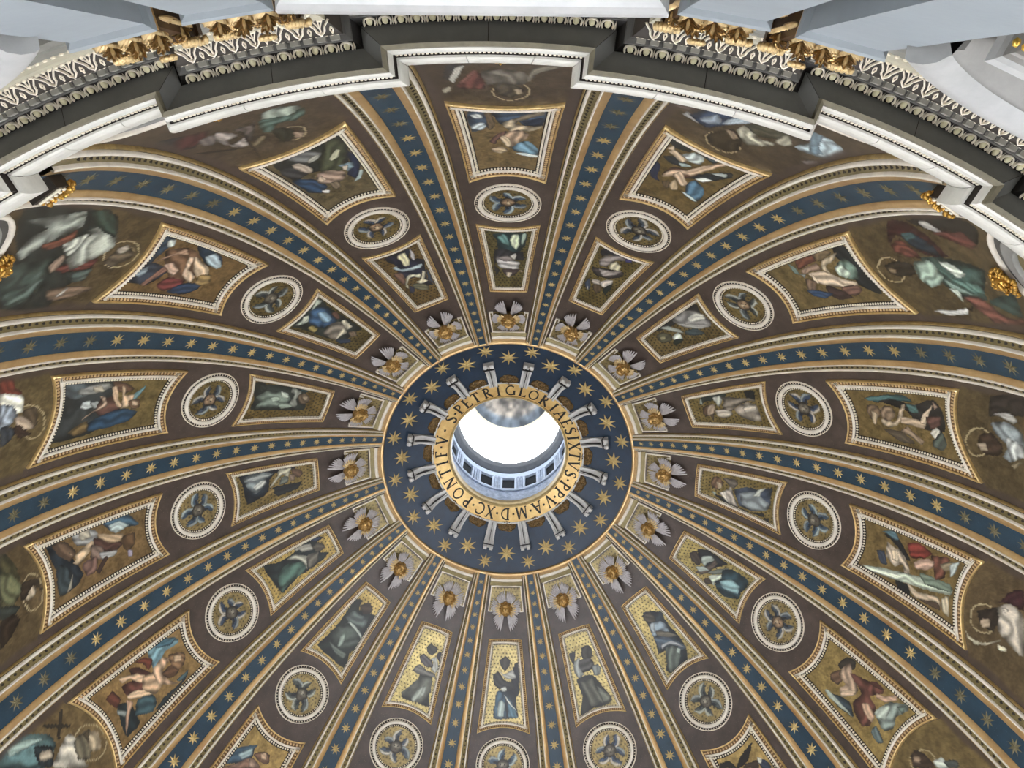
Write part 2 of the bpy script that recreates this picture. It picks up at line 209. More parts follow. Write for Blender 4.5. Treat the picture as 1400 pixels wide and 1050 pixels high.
s-6 b89a54 1e2826:76,896,68,931,64,972,81,1032,43,1046,24,1023,-76,1038,-103,1032,-118,1002,-92,967,-95,955,-75,928,-97,893,-16,894 3c4844:60,948,30,981,-27,987,-92,967,-72,941,-22,924,29,918 7c908c:-6,924,13,945,5,959,-17,946,-20,930 4c5a5c:56,990,41,1014,-23,1018,-50,1023,-67,993,-27,987,20,985 3c2c20:32,1032,6,1051,-35,1050,-45,1035,-15,1022 9cacac:34,983,-5,990,-71,981,-92,967,-60,977,-2,982 54605c:41,920,-9,922,-60,923,-64,911,-9,909
s-7 b4a060 26282a:56,902,24,897,-32,899,-89,897,-77,917,-54,935,-63,958 4c504a:60,907,4,951,-2,966,-64,967,-76,938,-77,917,-52,902,2,899 84908c:5,903,-12,928,-50,943,-52,921,-27,906,-10,898 30302c:18,1031,0,1042,-38,1039,-48,1026,-27,1017,1,1019 5c5c5c:47,971,21,987,-25,978,-70,976,-82,967,-34,965,14,963,35,965 8c9092:-23,1006,-55,1016,-83,994,-76,977,-46,984,-47,1001 44424a:36,1005,17,1014,-29,1006,-54,990,-19,985,20,993 1c1e2c:-53,1018,-64,1031,-82,1025,-82,1005
s8 b4a064 1c2028:-54,1025,-78,1027,-78,954,-51,945,-29,970 26303c:50,900,31,962,-51,960,-65,920,-69,898 2c4c68:41,959,3,960,-9,925,-10,898,50,897 90a8b0:28,935,13,940,-3,930,1,901,31,903 3c6480:-2,955,-40,935,-69,898,-19,901,-19,935 b0bcc0:0,952,-11,947,-65,913,-50,918,-14,938 34302c:32,1035,-5,1045,-30,1035,-30,1023,-6,1010,18,1017 2c2c2c:63,999,35,1007,5,990,-41,980,-62,967,-19,962,26,967,54,974 8a8e90:35,1009,5,1002,-47,1012,-64,992,-41,990,-7,992 a0a8a8:20,969,-7,972,-13,962,9,960
s7 b4a060 2c2e2a:62,968,-20,968,-56,931,-79,904,-63,890,28,891,90,880,56,925 4a4c42:49,958,-15,960,-23,936,-46,899,26,896,42,929 5c6258:-25,939,-72,911,-70,900,-33,898 33312c:-11,1036,-50,1039,-66,1025,-50,1007,-14,1004,4,1018 3c3c3c:44,1009,-38,1009,-50,990,-28,979,25,978,56,990 7c8488:57,1010,12,1016,29,1001,23,980,15,973,49,969,67,983 60686c:-34,986,-68,987,-77,973,-61,962,-30,964 24242c:71,1032,28,1033,60,1005,69,1012
s6 b09a58 1e2a34:17,1040,-76,1016,-65,988,-69,944,-65,915,-40,890,63,887,77,898,27,934,69,941,37,977 3c362c:25,1035,-16,1033,-28,1015,-17,1005,20,1013,35,1024 6a8098:22,1007,-37,1001,-53,982,-40,965,-2,982,41,975,41,995 8898a8:19,1009,-7,1004,27,984,36,994 3a4e66:43,979,-25,957,-68,917,-58,911,-29,921,-12,944,51,948 8c94a4:27,954,-24,947,-53,926,-60,916,-35,929,-4,944,40,945 5a5448:14,987,-50,962,-64,946,-25,957,18,975 4f5c58:17,941,-35,929,-19,905,16,891,63,887,59,912 8ea4a4:-28,925,-39,918,-21,911,-14,916
s5 a08c4c 1e2228:-46,1037,-80,1010,-73,957,-23,976,13,988,5,1012 3c3028:1,1050,-34,1037,-4,1014,30,1016,27,1036 8c9c9c:-26,1019,-60,1001,-50,988,-14,1000,9,1000,5,1012 4c4038:-11,994,-50,988,-45,976,21,986,58,997,72,1015 88989c:41,1019,15,1003,13,988,56,1006 5c6460:27,989,-21,970,-58,948,-28,951,21,975 b0c0b8:37,981,-18,953,7,952,36,960,61,958,54,971 1f3c4c:-28,961,-65,939,-66,898,-50,889,-1,895,37,894,71,921,66,950,36,960,7,952 6c98a8:24,952,-18,932,-17,905,17,900,38,921,40,942 3c3028:75,989,45,979,59,966,82,973
s4 8c7840 20242c:46,1047,56,1018,77,993,80,960,77,899,89,893,88,907,59,910,89,959,96,991,70,1022 6a4c38:-18,1050,-51,1041,-54,1027,-23,1017,22,1029,16,1044 a08c74:-22,1036,-20,1022,5,1021,17,1029 5c5450:-54,1018,-65,990,-46,981,-11,989,-17,1003 9c9490:41,1026,9,1011,-15,998,42,986,77,974,76,998,59,1008 c0bcb8:34,1024,19,1011,55,1004,71,998,62,1013 3c4c68:-6,989,-38,962,-44,930,-73,895,-29,898,32,899,67,933,69,970,29,982 707c88:3,974,-25,939,7,900,40,903,62,938,56,966 a0a8a8:-4,942,-44,930,-63,913,-32,921,-12,924,-6,933 8aa09c:41,1047,41,1033,65,1036
s3 83703c 26302c:-47,1046,-84,1032,-86,987,-82,971,-56,980,-48,1030,-26,1047 1c2024:-81,925,-85,898,-33,905,-47,921 6c645c:-68,991,-56,958,-46,917,-33,902,-31,928,1,964,27,981,-11,992,-42,983 8a8078:5,965,-27,929,-13,906,12,904,68,904,61,935,45,954 aca49c:2,943,-14,927,-5,908,12,908,24,938 9ca09c:-67,1009,-72,990,-48,986,-13,1001,-33,1006 4a3628:-10,1045,-27,1029,-1,1020,37,1035,31,1047 8c7868:-18,1031,-29,1011,0,1012,43,1027,32,1038 a09890:5,1013,3,990,23,972,45,980,54,998,39,1013 4c3c30:33,1030,24,1018,72,1026 7a8884:-37,1048,-81,1037,-30,1040
s2 7c683c 262628:-84,1031,-92,893,-43,899,-82,927,-51,982,-62,1025 6c6c70:-88,965,-86,930,-56,902,7,893,31,905,16,939,-19,965,-65,975 acb0b0:-49,936,-53,909,-30,895,-6,902,-19,933,-33,942 8c8c90:-57,973,-1,931,27,903,26,928,-15,961 34444c:-1,968,16,939,54,930,46,952,22,973 8a9494:-77,1017,-60,995,-16,977,9,975,-12,989,-41,1004 c0ccc8:-3,1007,-8,986,30,987,37,1003,19,1014 484838:-49,1039,-51,1021,-13,1006,15,1018,6,1041,-27,1046 8c8868:-32,1036,-22,1023,-6,1030,-17,1039 1e2824:15,1012,34,988,47,1004,40,1022
s1 766636 24222c:-77,903,-64,879,49,888,50,897,12,896,-37,899,-60,913 2a2c70:25,894,51,886,53,896,34,901 7c7478:-63,930,-47,905,14,889,27,897,-8,917,-20,941,-49,944 aca890:-16,927,3,913,33,921,33,938,-1,944 3c3638:-77,959,-16,946,52,934,61,951,23,972,-36,981 8c8488:-47,956,3,949,44,934,36,950,-10,973 b4acac:-8,995,12,979,40,972,48,989,29,1006,5,1004 9c9490:-50,995,-12,990,-1,1002,-31,1008 2c3c5c:-71,1013,-63,995,-37,1016,-35,1035,-53,1030 c8d0d4:-51,1026,-48,1019,-35,1035 4f4030:-32,1012,-1,1002,25,1020,8,1032,-15,1026 1c2828:21,1012,49,982,56,1006,51,1028
l-1 43372c 8a7a58:47,389,39,399,27,405,14,405,2,399,-7,389,-10,376,-7,364,1,354,12,349,25,349,36,354,45,364,48,376 20242c:-136,175,-115,184,-84,232,-116,266,-142,239,-157,202 4a2426:-119,205,-91,214,-66,235,-108,262,-127,252,-144,247 5c5456:-98,248,-72,258,-94,290,-109,272 8c8486:-83,269,-63,253,-52,285,-52,304,-73,299,-77,322,-49,318,-53,348,-75,348,-85,307 504848:-46,275,-16,283,-1,277,-49,346,-43,299 7c8c88:19,260,56,263,81,288,71,321,52,326,25,312,-11,344,-6,316 3f5c58:2,282,50,307,84,295,75,325,50,335,20,322,-6,341,-15,330 2a2c24:-3,336,15,341,29,371,6,401,-13,389 6c6048:-48,364,-20,349,-27,340,-55,355,-54,364 8a7464:24,374,39,392,26,405,15,396 2c2420:-42,292,-38,293,-74,414,-77,414 241c18:-130,284,-86,336,-61,364,-89,340,-122,306
l-2 4a3c26 8a7a58:46,406,31,418,13,423,-5,420,-18,410,-24,395,-22,377,-12,362,3,351,20,346,37,349,50,358,56,373,55,390 232a2a:134,76,130,226,118,296,65,340,41,324,-31,349,-101,312,-145,316,-126,214,-20,151,-5,170 2c3a38:-20,151,-10,218,-2,247,-61,273,-124,257,-126,214 465a58:-89,201,-85,235,-30,239,-60,261,-115,259,-118,217 7c8684:99,111,109,164,120,222,81,247,56,220,28,198,-6,178,18,156,58,160,76,176 6e3a2c:33,194,46,223,71,244,46,255,17,221 5f2c28:-32,266,-12,297,0,345,-31,341,-42,292 8c9490:72,267,85,290,65,340,34,355,5,342,-17,324,-37,305,-8,278,27,277,63,282 9aa29e:31,242,57,263,63,279,22,281,2,275 846c60:-22,252,7,260,-8,274,-37,273,-41,265 2c3e38:121,234,132,266,94,317,59,340,79,286 7c6c50:24,366,42,375,41,397,26,412,11,388,14,373 54483a:-9,360,42,375,26,408,3,411,-23,385 8c847c:30,366,44,382,29,393,15,381 3c4c4c:-42,316,-31,349,-62,352,-67,324 6a5444:-90,287,-77,330,-82,380,-92,378,-117,336,-115,304 a0a0a0:-111,314,-77,330,-102,328
l-3 54462a 8a7a58:-6,423,-27,424,-42,418,-47,406,-41,392,-27,377,-7,364,15,357,35,355,49,360,54,371,50,386,37,402,17,415 6a2a20:136,295,132,323,106,334,94,350,83,350,99,306 d0d4cc:99,306,95,325,81,357,59,364,34,369,42,346,70,314 7c8ca4:70,314,57,345,30,358,3,345,-7,332 2c3440:9,329,7,344,-7,363,-35,356,-44,339 4a3c2c:39,368,44,376,38,396,-5,406,-14,395,22,372 9c8878:28,352,22,372,-2,396,-16,401,-16,380,-3,365 3a2a24:-1,358,4,367,-31,398,-35,377,-19,363
l-4 4f4028 8a7a58:-25,430,-44,425,-56,416,-58,406,-51,396,-35,389,-14,386,8,387,26,392,39,400,42,410,35,420,19,427,-3,431 3c3a24:131,355,96,380,42,389,-19,366,-4,340 54583c:87,352,66,373,17,391,-13,367,17,344 2c3432:1,341,-23,380,-40,363,-30,336 2c2018:-35,335,-35,364,-55,374,-83,349,-95,322 9a8c78:17,391,12,414,-19,414,-23,394 33281e:28,392,17,424,-24,428,7,413,-19,390,-7,383
l-5 5c4a2c 8a7a58:-41,426,-53,415,-56,400,-49,386,-34,375,-13,369,9,369,28,374,41,385,45,399,39,413,24,425,3,432,-20,433 2e2820:72,354,120,383,116,387,61,357 2e2820:120,345,73,385,66,381,113,342 3f6068:156,256,133,308,91,343,57,344,36,305,119,239 7c9898:144,266,124,305,91,332,107,297,123,262 1f2c34:95,307,65,337,23,321,45,299 a8a49c:35,333,57,372,35,383,8,376,-31,372,-48,368,19,319 9a8c7c:74,313,57,332,40,324,57,305 5a5444:30,376,26,408,-19,396,-36,381,-13,364 94846c:26,402,-1,423,-38,410,-23,388 423828:26,396,26,413,-10,395
l0 3f3329 8a7a58:50,366,47,384,37,398,21,407,3,408,-13,401,-23,387,-26,370,-21,352,-10,338,5,329,21,328,36,335,46,348 2a2c34:-96,240,-67,246,-99,315,-108,299 9c9c9c:-99,310,-83,259,-65,246,-79,290,-93,326 5a2c2c:-91,340,-50,274,-37,299,-37,356,-65,356 704440:-86,332,-52,273,-47,279,-72,325 5c5854:-40,279,-3,270,39,282,38,335,3,338,-32,337 6c6860:38,326,51,265,85,237,93,251,59,284,49,320 3a342c:-20,338,15,337,38,363,14,396,-14,383 8c7c68:18,360,32,359,35,376,24,382 8c8678:-119,353,-102,338,-101,357,-115,368
l1 43372a 8a7a58:32,376,34,392,28,407,16,416,-1,419,-19,414,-33,402,-42,387,-42,370,-36,356,-24,348,-8,345,8,350,23,361 7c8088:-110,339,-105,319,-74,344,-74,352 1f3458:-98,328,-74,268,-25,247,-22,283,-36,328,-54,356,-72,350 7084a0:-79,333,-60,287,-41,317,-58,340 8ca0b8:-41,317,-36,278,-10,249,-8,276,-28,308 9c9c90:-8,318,-10,284,8,285,30,310,61,299,58,320,33,353,10,340 3c3c30:-10,284,26,231,54,231,59,269,29,302 8c8c80:53,280,55,242,80,270,73,292,58,293 30281e:-42,375,-16,320,14,343,33,388,6,411,-24,404 7c6a58:-27,334,-12,328,8,342,3,357 8ca4b8:67,195,80,170,117,175,132,189,141,246,113,268,85,273,87,228 5c7890:66,183,83,175,104,222,124,238,110,264 6c6468:123,307,136,275,146,283,139,306 5a4a48:-145,308,-128,301,-97,294,-109,315,-137,316
l2 4a3d26 8a7a58:27,377,35,392,35,406,29,417,16,423,-1,422,-17,414,-29,401,-36,386,-36,372,-29,361,-17,356,-1,358,14,365 22201f:-129,250,-131,115,-108,102,-68,138,-64,180,-91,211,-109,232 401e20:-134,291,-123,253,-85,238,-32,235,-28,258,-41,291,-92,303,-73,337,-80,338 5c2c28:-94,219,-97,148,-65,141,-55,164,-74,194 5f2f28:-67,342,-80,308,-50,300,-28,301,-33,330,-48,346 1c2c3c:-92,298,-96,267,-61,248,-31,251,-43,278,-56,295 2f5058:-95,293,-96,267,-80,267,-76,295 8c8c90:-122,226,-124,207,-109,200,-94,195,-97,216,-109,227 2e4644:-28,301,-26,234,-3,176,57,218,84,218,105,167,46,153,74,219,81,272,42,298 7c9890:-17,326,-22,290,-7,280,23,286,42,303,52,331,27,343 b0c0bc:-19,268,-11,240,14,228,22,254,-4,266 6c8c88:26,288,51,264,66,243,59,284 48706c:-7,285,28,258,35,218,57,218,61,245,29,274 9caca8:53,293,55,274,87,281,76,285 6c3c34:75,274,68,240,111,206,108,169,123,178,131,238,102,260 2e2820:-13,398,-24,370,-14,333,14,343,22,381,10,400 7c6850:-6,394,-1,381,12,387,7,398 b0b4bc:115,366,111,315,102,283,117,289,125,333 241c18:105,284,96,267,110,277 6c7c88:144,262,138,233,146,237,151,266
l3 4a3d26 8a7a58:2,366,21,372,38,383,50,396,55,409,52,420,41,425,24,425,5,419,-12,407,-24,393,-29,380,-25,370,-14,365 2c2624:-120,337,-147,259,-90,277,-86,320,-63,356 8c8c90:-74,344,-90,307,-74,294,-63,306,-72,330 6f7c88:-49,354,-64,320,-44,290,8,301,38,330,31,347,0,332,-28,353 a0a8b0:-22,330,-14,297,16,303,36,333 3c2c22:-8,388,-22,361,4,342,30,353,43,385,25,398 8c7c6c:18,398,11,380,29,377,35,393 7c7058:47,335,23,304,53,327
l4 4f402a 8a7a58:-15,366,-3,359,13,357,31,361,47,369,57,381,61,395,56,406,43,414,26,416,7,412,-8,403,-18,390,-21,377 3a1c24:-45,361,-82,345,-108,318,-60,312,-56,338 9c948c:-27,364,-55,341,-46,310,41,294,43,314,27,351,4,362 bcb4ac:-38,355,-37,342,-21,346 c8c4b0:77,416,87,400,77,374,42,344,77,367,93,388,92,406 c8c4b0:58,346,51,329,61,330,68,342 2e2620:11,402,-25,367,-1,356,37,363,39,389 9c8874:30,393,12,377,31,370,44,385
l5 5f4e2c 8a7a58:-37,362,-25,359,-10,360,5,365,18,374,25,385,25,395,19,402,6,406,-9,405,-25,399,-37,390,-44,379,-44,369 3a2c24:2,408,-20,400,-28,372,-21,357,23,387,15,400 8c7460:1,400,-9,390,2,383,12,394 a8b4b4:-31,366,-55,356,-54,332,-27,352 3c4448:-52,351,-82,328,-68,321,-51,334'''
PDATA = {}
for _l in PAINT.strip().split('\n'):
    _w = _l.split(' ')
    PDATA[_w[0]] = (_w[1], [(q.split(':')[0], np.array([int(x) for x in q.split(':')[1].split(',')], float).reshape(-1, 2) / 20) for q in _w[2:]])
def hexrgb(h): return np.array([int(h[i:i+2], 16) / 255 for i in (0, 2, 4)])
def vnoise(x, y, seed):
    """cheap smooth value noise"""
    g = np.random.default_rng(seed).random((64, 64)); xi = np.floor(x).astype(int); yi = np.floor(y).astype(int)
    fx = x - xi; fy = y - yi; fx = fx * fx * (3 - 2 * fx); fy = fy * fy * (3 - 2 * fy)
    a = g[xi % 64, yi % 64]; b = g[(xi + 1) % 64, yi % 64]; c = g[xi % 64, (yi + 1) % 64]; d = g[(xi + 1) % 64, (yi + 1) % 64]
    return (a * (1 - fx) + b * fx) * (1 - fy) + (c * (1 - fx) + d * fx) * fy
def smooth_poly(P, n=4):
    if len(P) < 4: return P
    a = np.roll(P, 1, 0); c = np.roll(P, -1, 0); d = np.roll(P, -2, 0); out = []
    for t in np.arange(n) / n:
        out.append(.5 * ((2 * P) + (-a + c) * t + (2 * a - 5 * P + 4 * c - d) * t * t + (-a + 3 * P - 3 * c + d) * t ** 3))
    S = np.stack(out, 1).reshape(-1, 2)
    return .5 * S + .5 * np.stack([P + (c - P) * t for t in np.arange(n) / n], 1).reshape(-1, 2)
def paint(X, Y, bg, polys, seed, dots=0.0, fine=1.0):
    """flat mosaic colours at metric surface points; polys in the same metric frame"""
    n = len(X); base = hexrgb(bg)
    col = np.tile(base, (n, 1)) * (1 + .28 * (vnoise(X * 3.1, Y * 3.1, seed) - .5) + .24 * (vnoise(X * 11, Y * 11, seed + 1) - .5))[:, None]
    gmask = np.ones(n)
    if dots:
        s = .2; row = np.floor(Y / s); u = (X / s + .5 * (row % 2)) % 1 - .5; v_ = (Y / s) % 1 - .5
        msk = (u * u + v_ * v_) < .045; col[msk] *= dots; gmask[msk] = .3
    for qi, (hx, P) in enumerate(polys):
        P = smooth_poly(P); lo = P.min(0) - .05; hi = P.max(0) + .05
        jx = .05 * (vnoise(X * 5, Y * 5, seed + 77) - .5); jy = .05 * (vnoise(X * 5, Y * 5, seed + 78) - .5)
        idx = np.nonzero((X > lo[0]) & (X < hi[0]) & (Y > lo[1]) & (Y < hi[1]))[0]
        if len(idx) == 0: continue
        x = X[idx] + jx[idx]; y = Y[idx] + jy[idx]
        A = P; B = np.roll(P, -1, 0)
        yy = y[:, None]; cond = (A[:, 1] > yy) != (B[:, 1] > yy)
        dy = B[:, 1] - A[:, 1]; dy = np.where(abs(dy) < 1e-9, 1e-9, dy)
        xi = A[:, 0] + (yy - A[:, 1]) * (B[:, 0] - A[:, 0]) / dy
        ins = (cond & (x[:, None] < xi)).sum(1) % 2 == 1
        idx = idx[ins]; x = x[ins]; y = y[ins]
        if len(idx) == 0: continue
        e = B - A; L2 = (e ** 2).sum(1) + 1e-9
        t = np.clip(((x[:, None] - A[:, 0]) * e[:, 0] + (y[:, None] - A[:, 1]) * e[:, 1]) / L2, 0, 1)
        dd = np.sqrt((x[:, None] - A[:, 0] - t * e[:, 0]) ** 2 + (y[:, None] - A[:, 1] - t * e[:, 1]) ** 2).min(1)
        c0 = P.mean(0); u_, s_, vt = np.linalg.svd(P - c0, full_matrices=False)
        wdt = max(.08, s_[1] / math.sqrt(len(P)))
        q = (x - c0[0]) * vt[1, 0] + (y - c0[1]) * vt[1, 1]; p = (x - c0[0]) * vt[0, 0] + (y - c0[1]) * vt[0, 1]
        fold = np.sin(q / wdt * 4.2 + 2.2 * vnoise(p * 1.7 + 9, q * 2 + 5, seed + qi) * 3 + qi)
        big = min(1.0, wdt / .3)
        c = hexrgb(hx); lum = c.mean()
        sh = .64 + .46 * np.clip(dd / (.55 * wdt), 0, 1) + .24 * big * fold + .1 * (vnoise(x * 9, y * 9, seed + 31 + qi) - .5)
        if lum < .2: sh = .9 + (sh - .9) * .7
        if hx == '8a7a58' and qi == 0:
            rim = dd < .06; col[idx] = np.where(rim[:, None], hexrgb('8f8262'), col[idx] * 1.06); continue
        col[idx] = c * sh[:, None]; gmask[idx] = 0
    g = col.mean(1, keepdims=True); col = (g + (col - g) * .66) * np.array([1.02, 1.0, .93])
    return np.concatenate([np.clip(col * (1 + .09 * (rng.random(n) - .5))[:, None], 0, 1), gmask[:, None]], 1)
def grid_mesh(name, P, col, m_):
    n, k = P.shape[:2]; me = bpy.data.meshes.new(name)
    i = np.arange((n - 1) * (k - 1)); a = (i // (k - 1)) * k + i % (k - 1)
    F4 = np.stack([a, a + k, a + k + 1, a + 1], 1).astype(np.int32)
    me.vertices.add(n * k); me.vertices.foreach_set('co', P.reshape(-1).astype(np.float32))
    me.loops.add(len(F4) * 4); me.loops.foreach_set('vertex_index', F4.reshape(-1))
    me.polygons.add(len(F4)); me.polygons.foreach_set('loop_start', np.arange(len(F4), dtype=np.int32) * 4)
    me.update(calc_edges=True); me.polygons.foreach_set('use_smooth', np.ones(len(F4), bool))
    at = me.color_attributes.new('tesserae', 'BYTE_COLOR', 'POINT')
    at.data.foreach_set('color_srgb', (col if col.shape[1] == 4 else np.concatenate([col, np.zeros((n * k, 1))], 1)).reshape(-1).astype(np.float32))
    me.materials.append(m_); return me
pm = bpy.data.materials.new('figured_mosaic'); pm.use_nodes = True
_b = pm.node_tree.nodes['Principled BSDF']; _a = pm.node_tree.nodes.new('ShaderNodeVertexColor'); _a.layer_name = 'tesserae'
pm.node_tree.links.new(_a.outputs[0], _b.inputs['Base Color']); _b.inputs['Roughness'].default_value = .38
_g = pm.node_tree.nodes.new('ShaderNodeMath'); _g.operation = 'MULTIPLY'; _g.inputs[1].default_value = .6; pm.node_tree.links.new(_a.outputs['Alpha'], _g.inputs[0]); pm.node_tree.links.new(_g.outputs[0], _b.inputs['Metallic'])
_tc = pm.node_tree.nodes.new('ShaderNodeTexCoord'); _n = pm.node_tree.nodes.new('ShaderNodeTexNoise'); _n.inputs['Scale'].default_value = 30
_bp = pm.node_tree.nodes.new('ShaderNodeBump'); _bp.inputs['Strength'].default_value = .25; _bp.inputs['Distance'].default_value = .02
pm.node_tree.links.new(_tc.outputs['Object'], _n.inputs['Vector']); pm.node_tree.links.new(_n.outputs[0], _bp.inputs['Height']); pm.node_tree.links.new(_bp.outputs[0], _b.inputs['Normal'])
def metric(P, th0):
    Y = np.radians(P[:, 1] - th0) * RR; X = np.radians(P[:, 0]) * rth(P[:, 1]); return np.stack([X, Y], 1)
# ================================================================== STRUCTURE
# vault
b = MB(); A = np.linspace(-180, 180, 193)[:-1]; T = np.linspace(-3, 62.75, 70)
b.grid(D(A[:, None], T[None, :], 0), cu=True)
vault = struct(b.build('ceiling', vault_m, smooth=True))
vault['label'] = 'purple-brown mosaic vault of the dome behind ribs and panels'; 
# drum wall, gallery floor
b = MB()
for z0_, z1_ in ((-1.6, 2.0), (9.6, 20)): b.grid(np.stack([cyl(A, 22.15, z) for z in (z0_, z1_)], 1), cu=True)
HWA = math.degrees(1.47 / 22.15)
for k in KS:
    a_ = np.linspace(22.5 * k + HWA, 22.5 * (k + 1) - HWA, 9); b.grid(np.stack([cyl(a_, 22.15, z) for z in (2.0, 9.6)], 1))
wall = struct(b.build('wall_drum', dstone_m))
fl = MB(); fl.grid(np.stack([cyl(A, r, z) for r, z in ((22.15, -1.6), (18.4, -1.6), (18.4, -2.2), (22.15, -2.2))], 1), cu=True)
struct(fl.build('floor', mat('gallery_floor', '8d877c', .6), smooth=False))
pane_m = emit('daylit_pane', 'f5f7ff', WINDOW_GLOW)
for i, k in enumerate(KS):
    az0 = 22.5 * k; base = cyl(az0, 23.5, 2.0); e = bpy.data.objects.new('window_%d' % (i + 1), None); COL.objects.link(e)
    e.location = Vector(base); e.rotation_euler = (0, 0, rad(az0)); e['kind'] = 'structure'
    if i == 0:
        def qbox(x0, x1, y0, y1, z0, z1): return [(x0,y0,z0),(x1,y0,z0),(x1,y1,z0),(x0,y1,z0),(x0,y0,z1),(x1,y0,z1),(x1,y1,z1),(x0,y1,z1)]
        p_ = MB(); p_.box(qbox(-1.45, 1.45, .0, .06, 0, 7.6)); pme = p_.mesh('pane', pane_m)
        f_ = MB()
        for q in ((-1.7,-1.45,0,1.5,-.2,7.9),(1.45,1.7,0,1.5,-.2,7.9),(-1.45,1.45,0,1.5,-.2,0),(-1.45,1.45,0,1.5,7.6,7.9),(-.06,.06,.05,.15,0,7.6),(-1.45,1.45,.05,.15,2.5,2.6),(-1.45,1.45,.05,.15,5.0,5.1)): f_.box(qbox(*q))
        fme = f_.mesh('window_frame', stone_m)
    ob('pane', pme, e); ob('window_frame', fme, e)
# oculus disc, navy
b = MB(); T2 = np.linspace(62.7, 69.45, 10); b.grid(D(A[:, None], T2[None, :], .02), cu=True)
disc = thing('starry_disc', 'navy blue mosaic disc with gold stars around the lettered ring', 'mosaic', (0, 0, 47.0))
b.build('navy_ground', mat('deep_navy_mosaic', '1a2d40', .4, 0, .25, 1.6, .25, 30), disc, True, off=(0, 0, 47.0))
b = MB(); b.grid(np.stack([D(A, t, h) for t, h in ((62.15, .0), (62.2, .24), (62.4, .3), (62.62, .26), (62.7, .0))], 1), cu=True)
b.build('gilt_rim', tan_m, disc, True, off=(0, 0, 47.0))
def star_mesh(R, name='star', pts=8, inner=.36, hgt=.05):
    V = [(0, 0, hgt)]; f = []
    for i in range(pts * 2):
        a = math.pi * i / pts; r = R if i % 2 == 0 else R * inner
        V.append((r * math.sin(a), r * math.cos(a), .012))
    n = pts * 2
    V += [(x, y, -.03) for x, y, _ in V[1:]]
    for i in range(n):
        j = (i + 1) % n; f.append((0, 1 + j, 1 + i)); f.append((1 + i, 1 + j, 1 + n + j, 1 + n + i))
    me = bpy.data.meshes.new(name); me.from_pydata(V, [], f); me.materials.append(star_m); return me
sm1 = star_mesh(.47); sm2 = star_mesh(.55)
inv = Matrix.Translation((0, 0, -47.0))
for k in KS:
    ob('star', sm2, disc, mat=inv @ lathe_frame(22.5 * k, 65.2, .06)); ob('star', sm1, disc, mat=inv @ lathe_frame(22.5 * k + 11.25, 63.95, .06))
# ================================================================== RIBS
th_r = np.linspace(-1.5, 62.3, 74)
def rib_part(prof):
    b = MB(); G = np.stack([D(a, th_r, h) for a, h in prof], 1); b.grid(G); return b
p0 = D(0, 0, 0)
HB = .30
band = rib_part([(-1.42, HB - .04), (0, HB - .04), (1.42, HB - .04)]).mesh('star_band', navy_m, True, p0)
def sided(prof, name, m_): return [rib_part([(s * a, h) for a, h in prof]).mesh(name, m_, True, p0) for s in (1, -1)]
P_tan = sided([(1.42, HB - .04), (1.43, HB), (2.22, HB + .02)], 'gilt_strip', tan_m)
P_w1 = sided([(2.22, HB), (2.24, HB + .06), (2.33, HB + .09), (2.43, HB + .05), (2.45, HB - .06)], 'inner_moulding', white_m)
P_ol = sided([(2.45, HB - .05), (2.8, HB - .08), (3.28, HB - .13)], 'egg_band', olive_m)
P_w2 = sided([(3.26, HB - .14), (3.28, HB - .06), (3.4, HB - .04), (3.58, HB - .09), (3.6, HB - .18)], 'outer_moulding', white_m)
P_gr = sided([(3.6, HB - .2), (3.66, HB - .24), (3.7, HB - .2)], 'groove', dark_m)
P_of = sided([(3.7, HB - .2), (3.72, HB - .16), (3.8, HB - .17), (3.84, .03), (3.9, -.02)], 'outer_fillet', gilt_m)
# little relief knobs on the olive band
kn = []
for s in (1, -1):
    b = MB(); th = 1.0
    while th < 61.8:
        r = rth(th); st = math.degrees(.016 * r / RR) 
        c = D(s * 2.88, th, HB - .09); w_ = .0040 * r
        fr = lathe_frame(s * 2.88, th, HB - .1)
        V = [fr @ Vector(q) for q in ((w_, 0, 0), (0, w_ * 1.3, 0), (-w_, 0, 0), (0, -w_ * 1.3, 0), (0, 0, w_ * .9))]
        b.add([tuple(q) for q in V], [(0, 1, 4), (1, 2, 4), (2, 3, 4), (3, 0, 4)]); th += st
    kn.append(b.mesh('egg_relief', dark_m, False, p0))
th = 3.2; stars = []
while th < 61.3: stars.append(th); th += .158 * rth(th) * .99
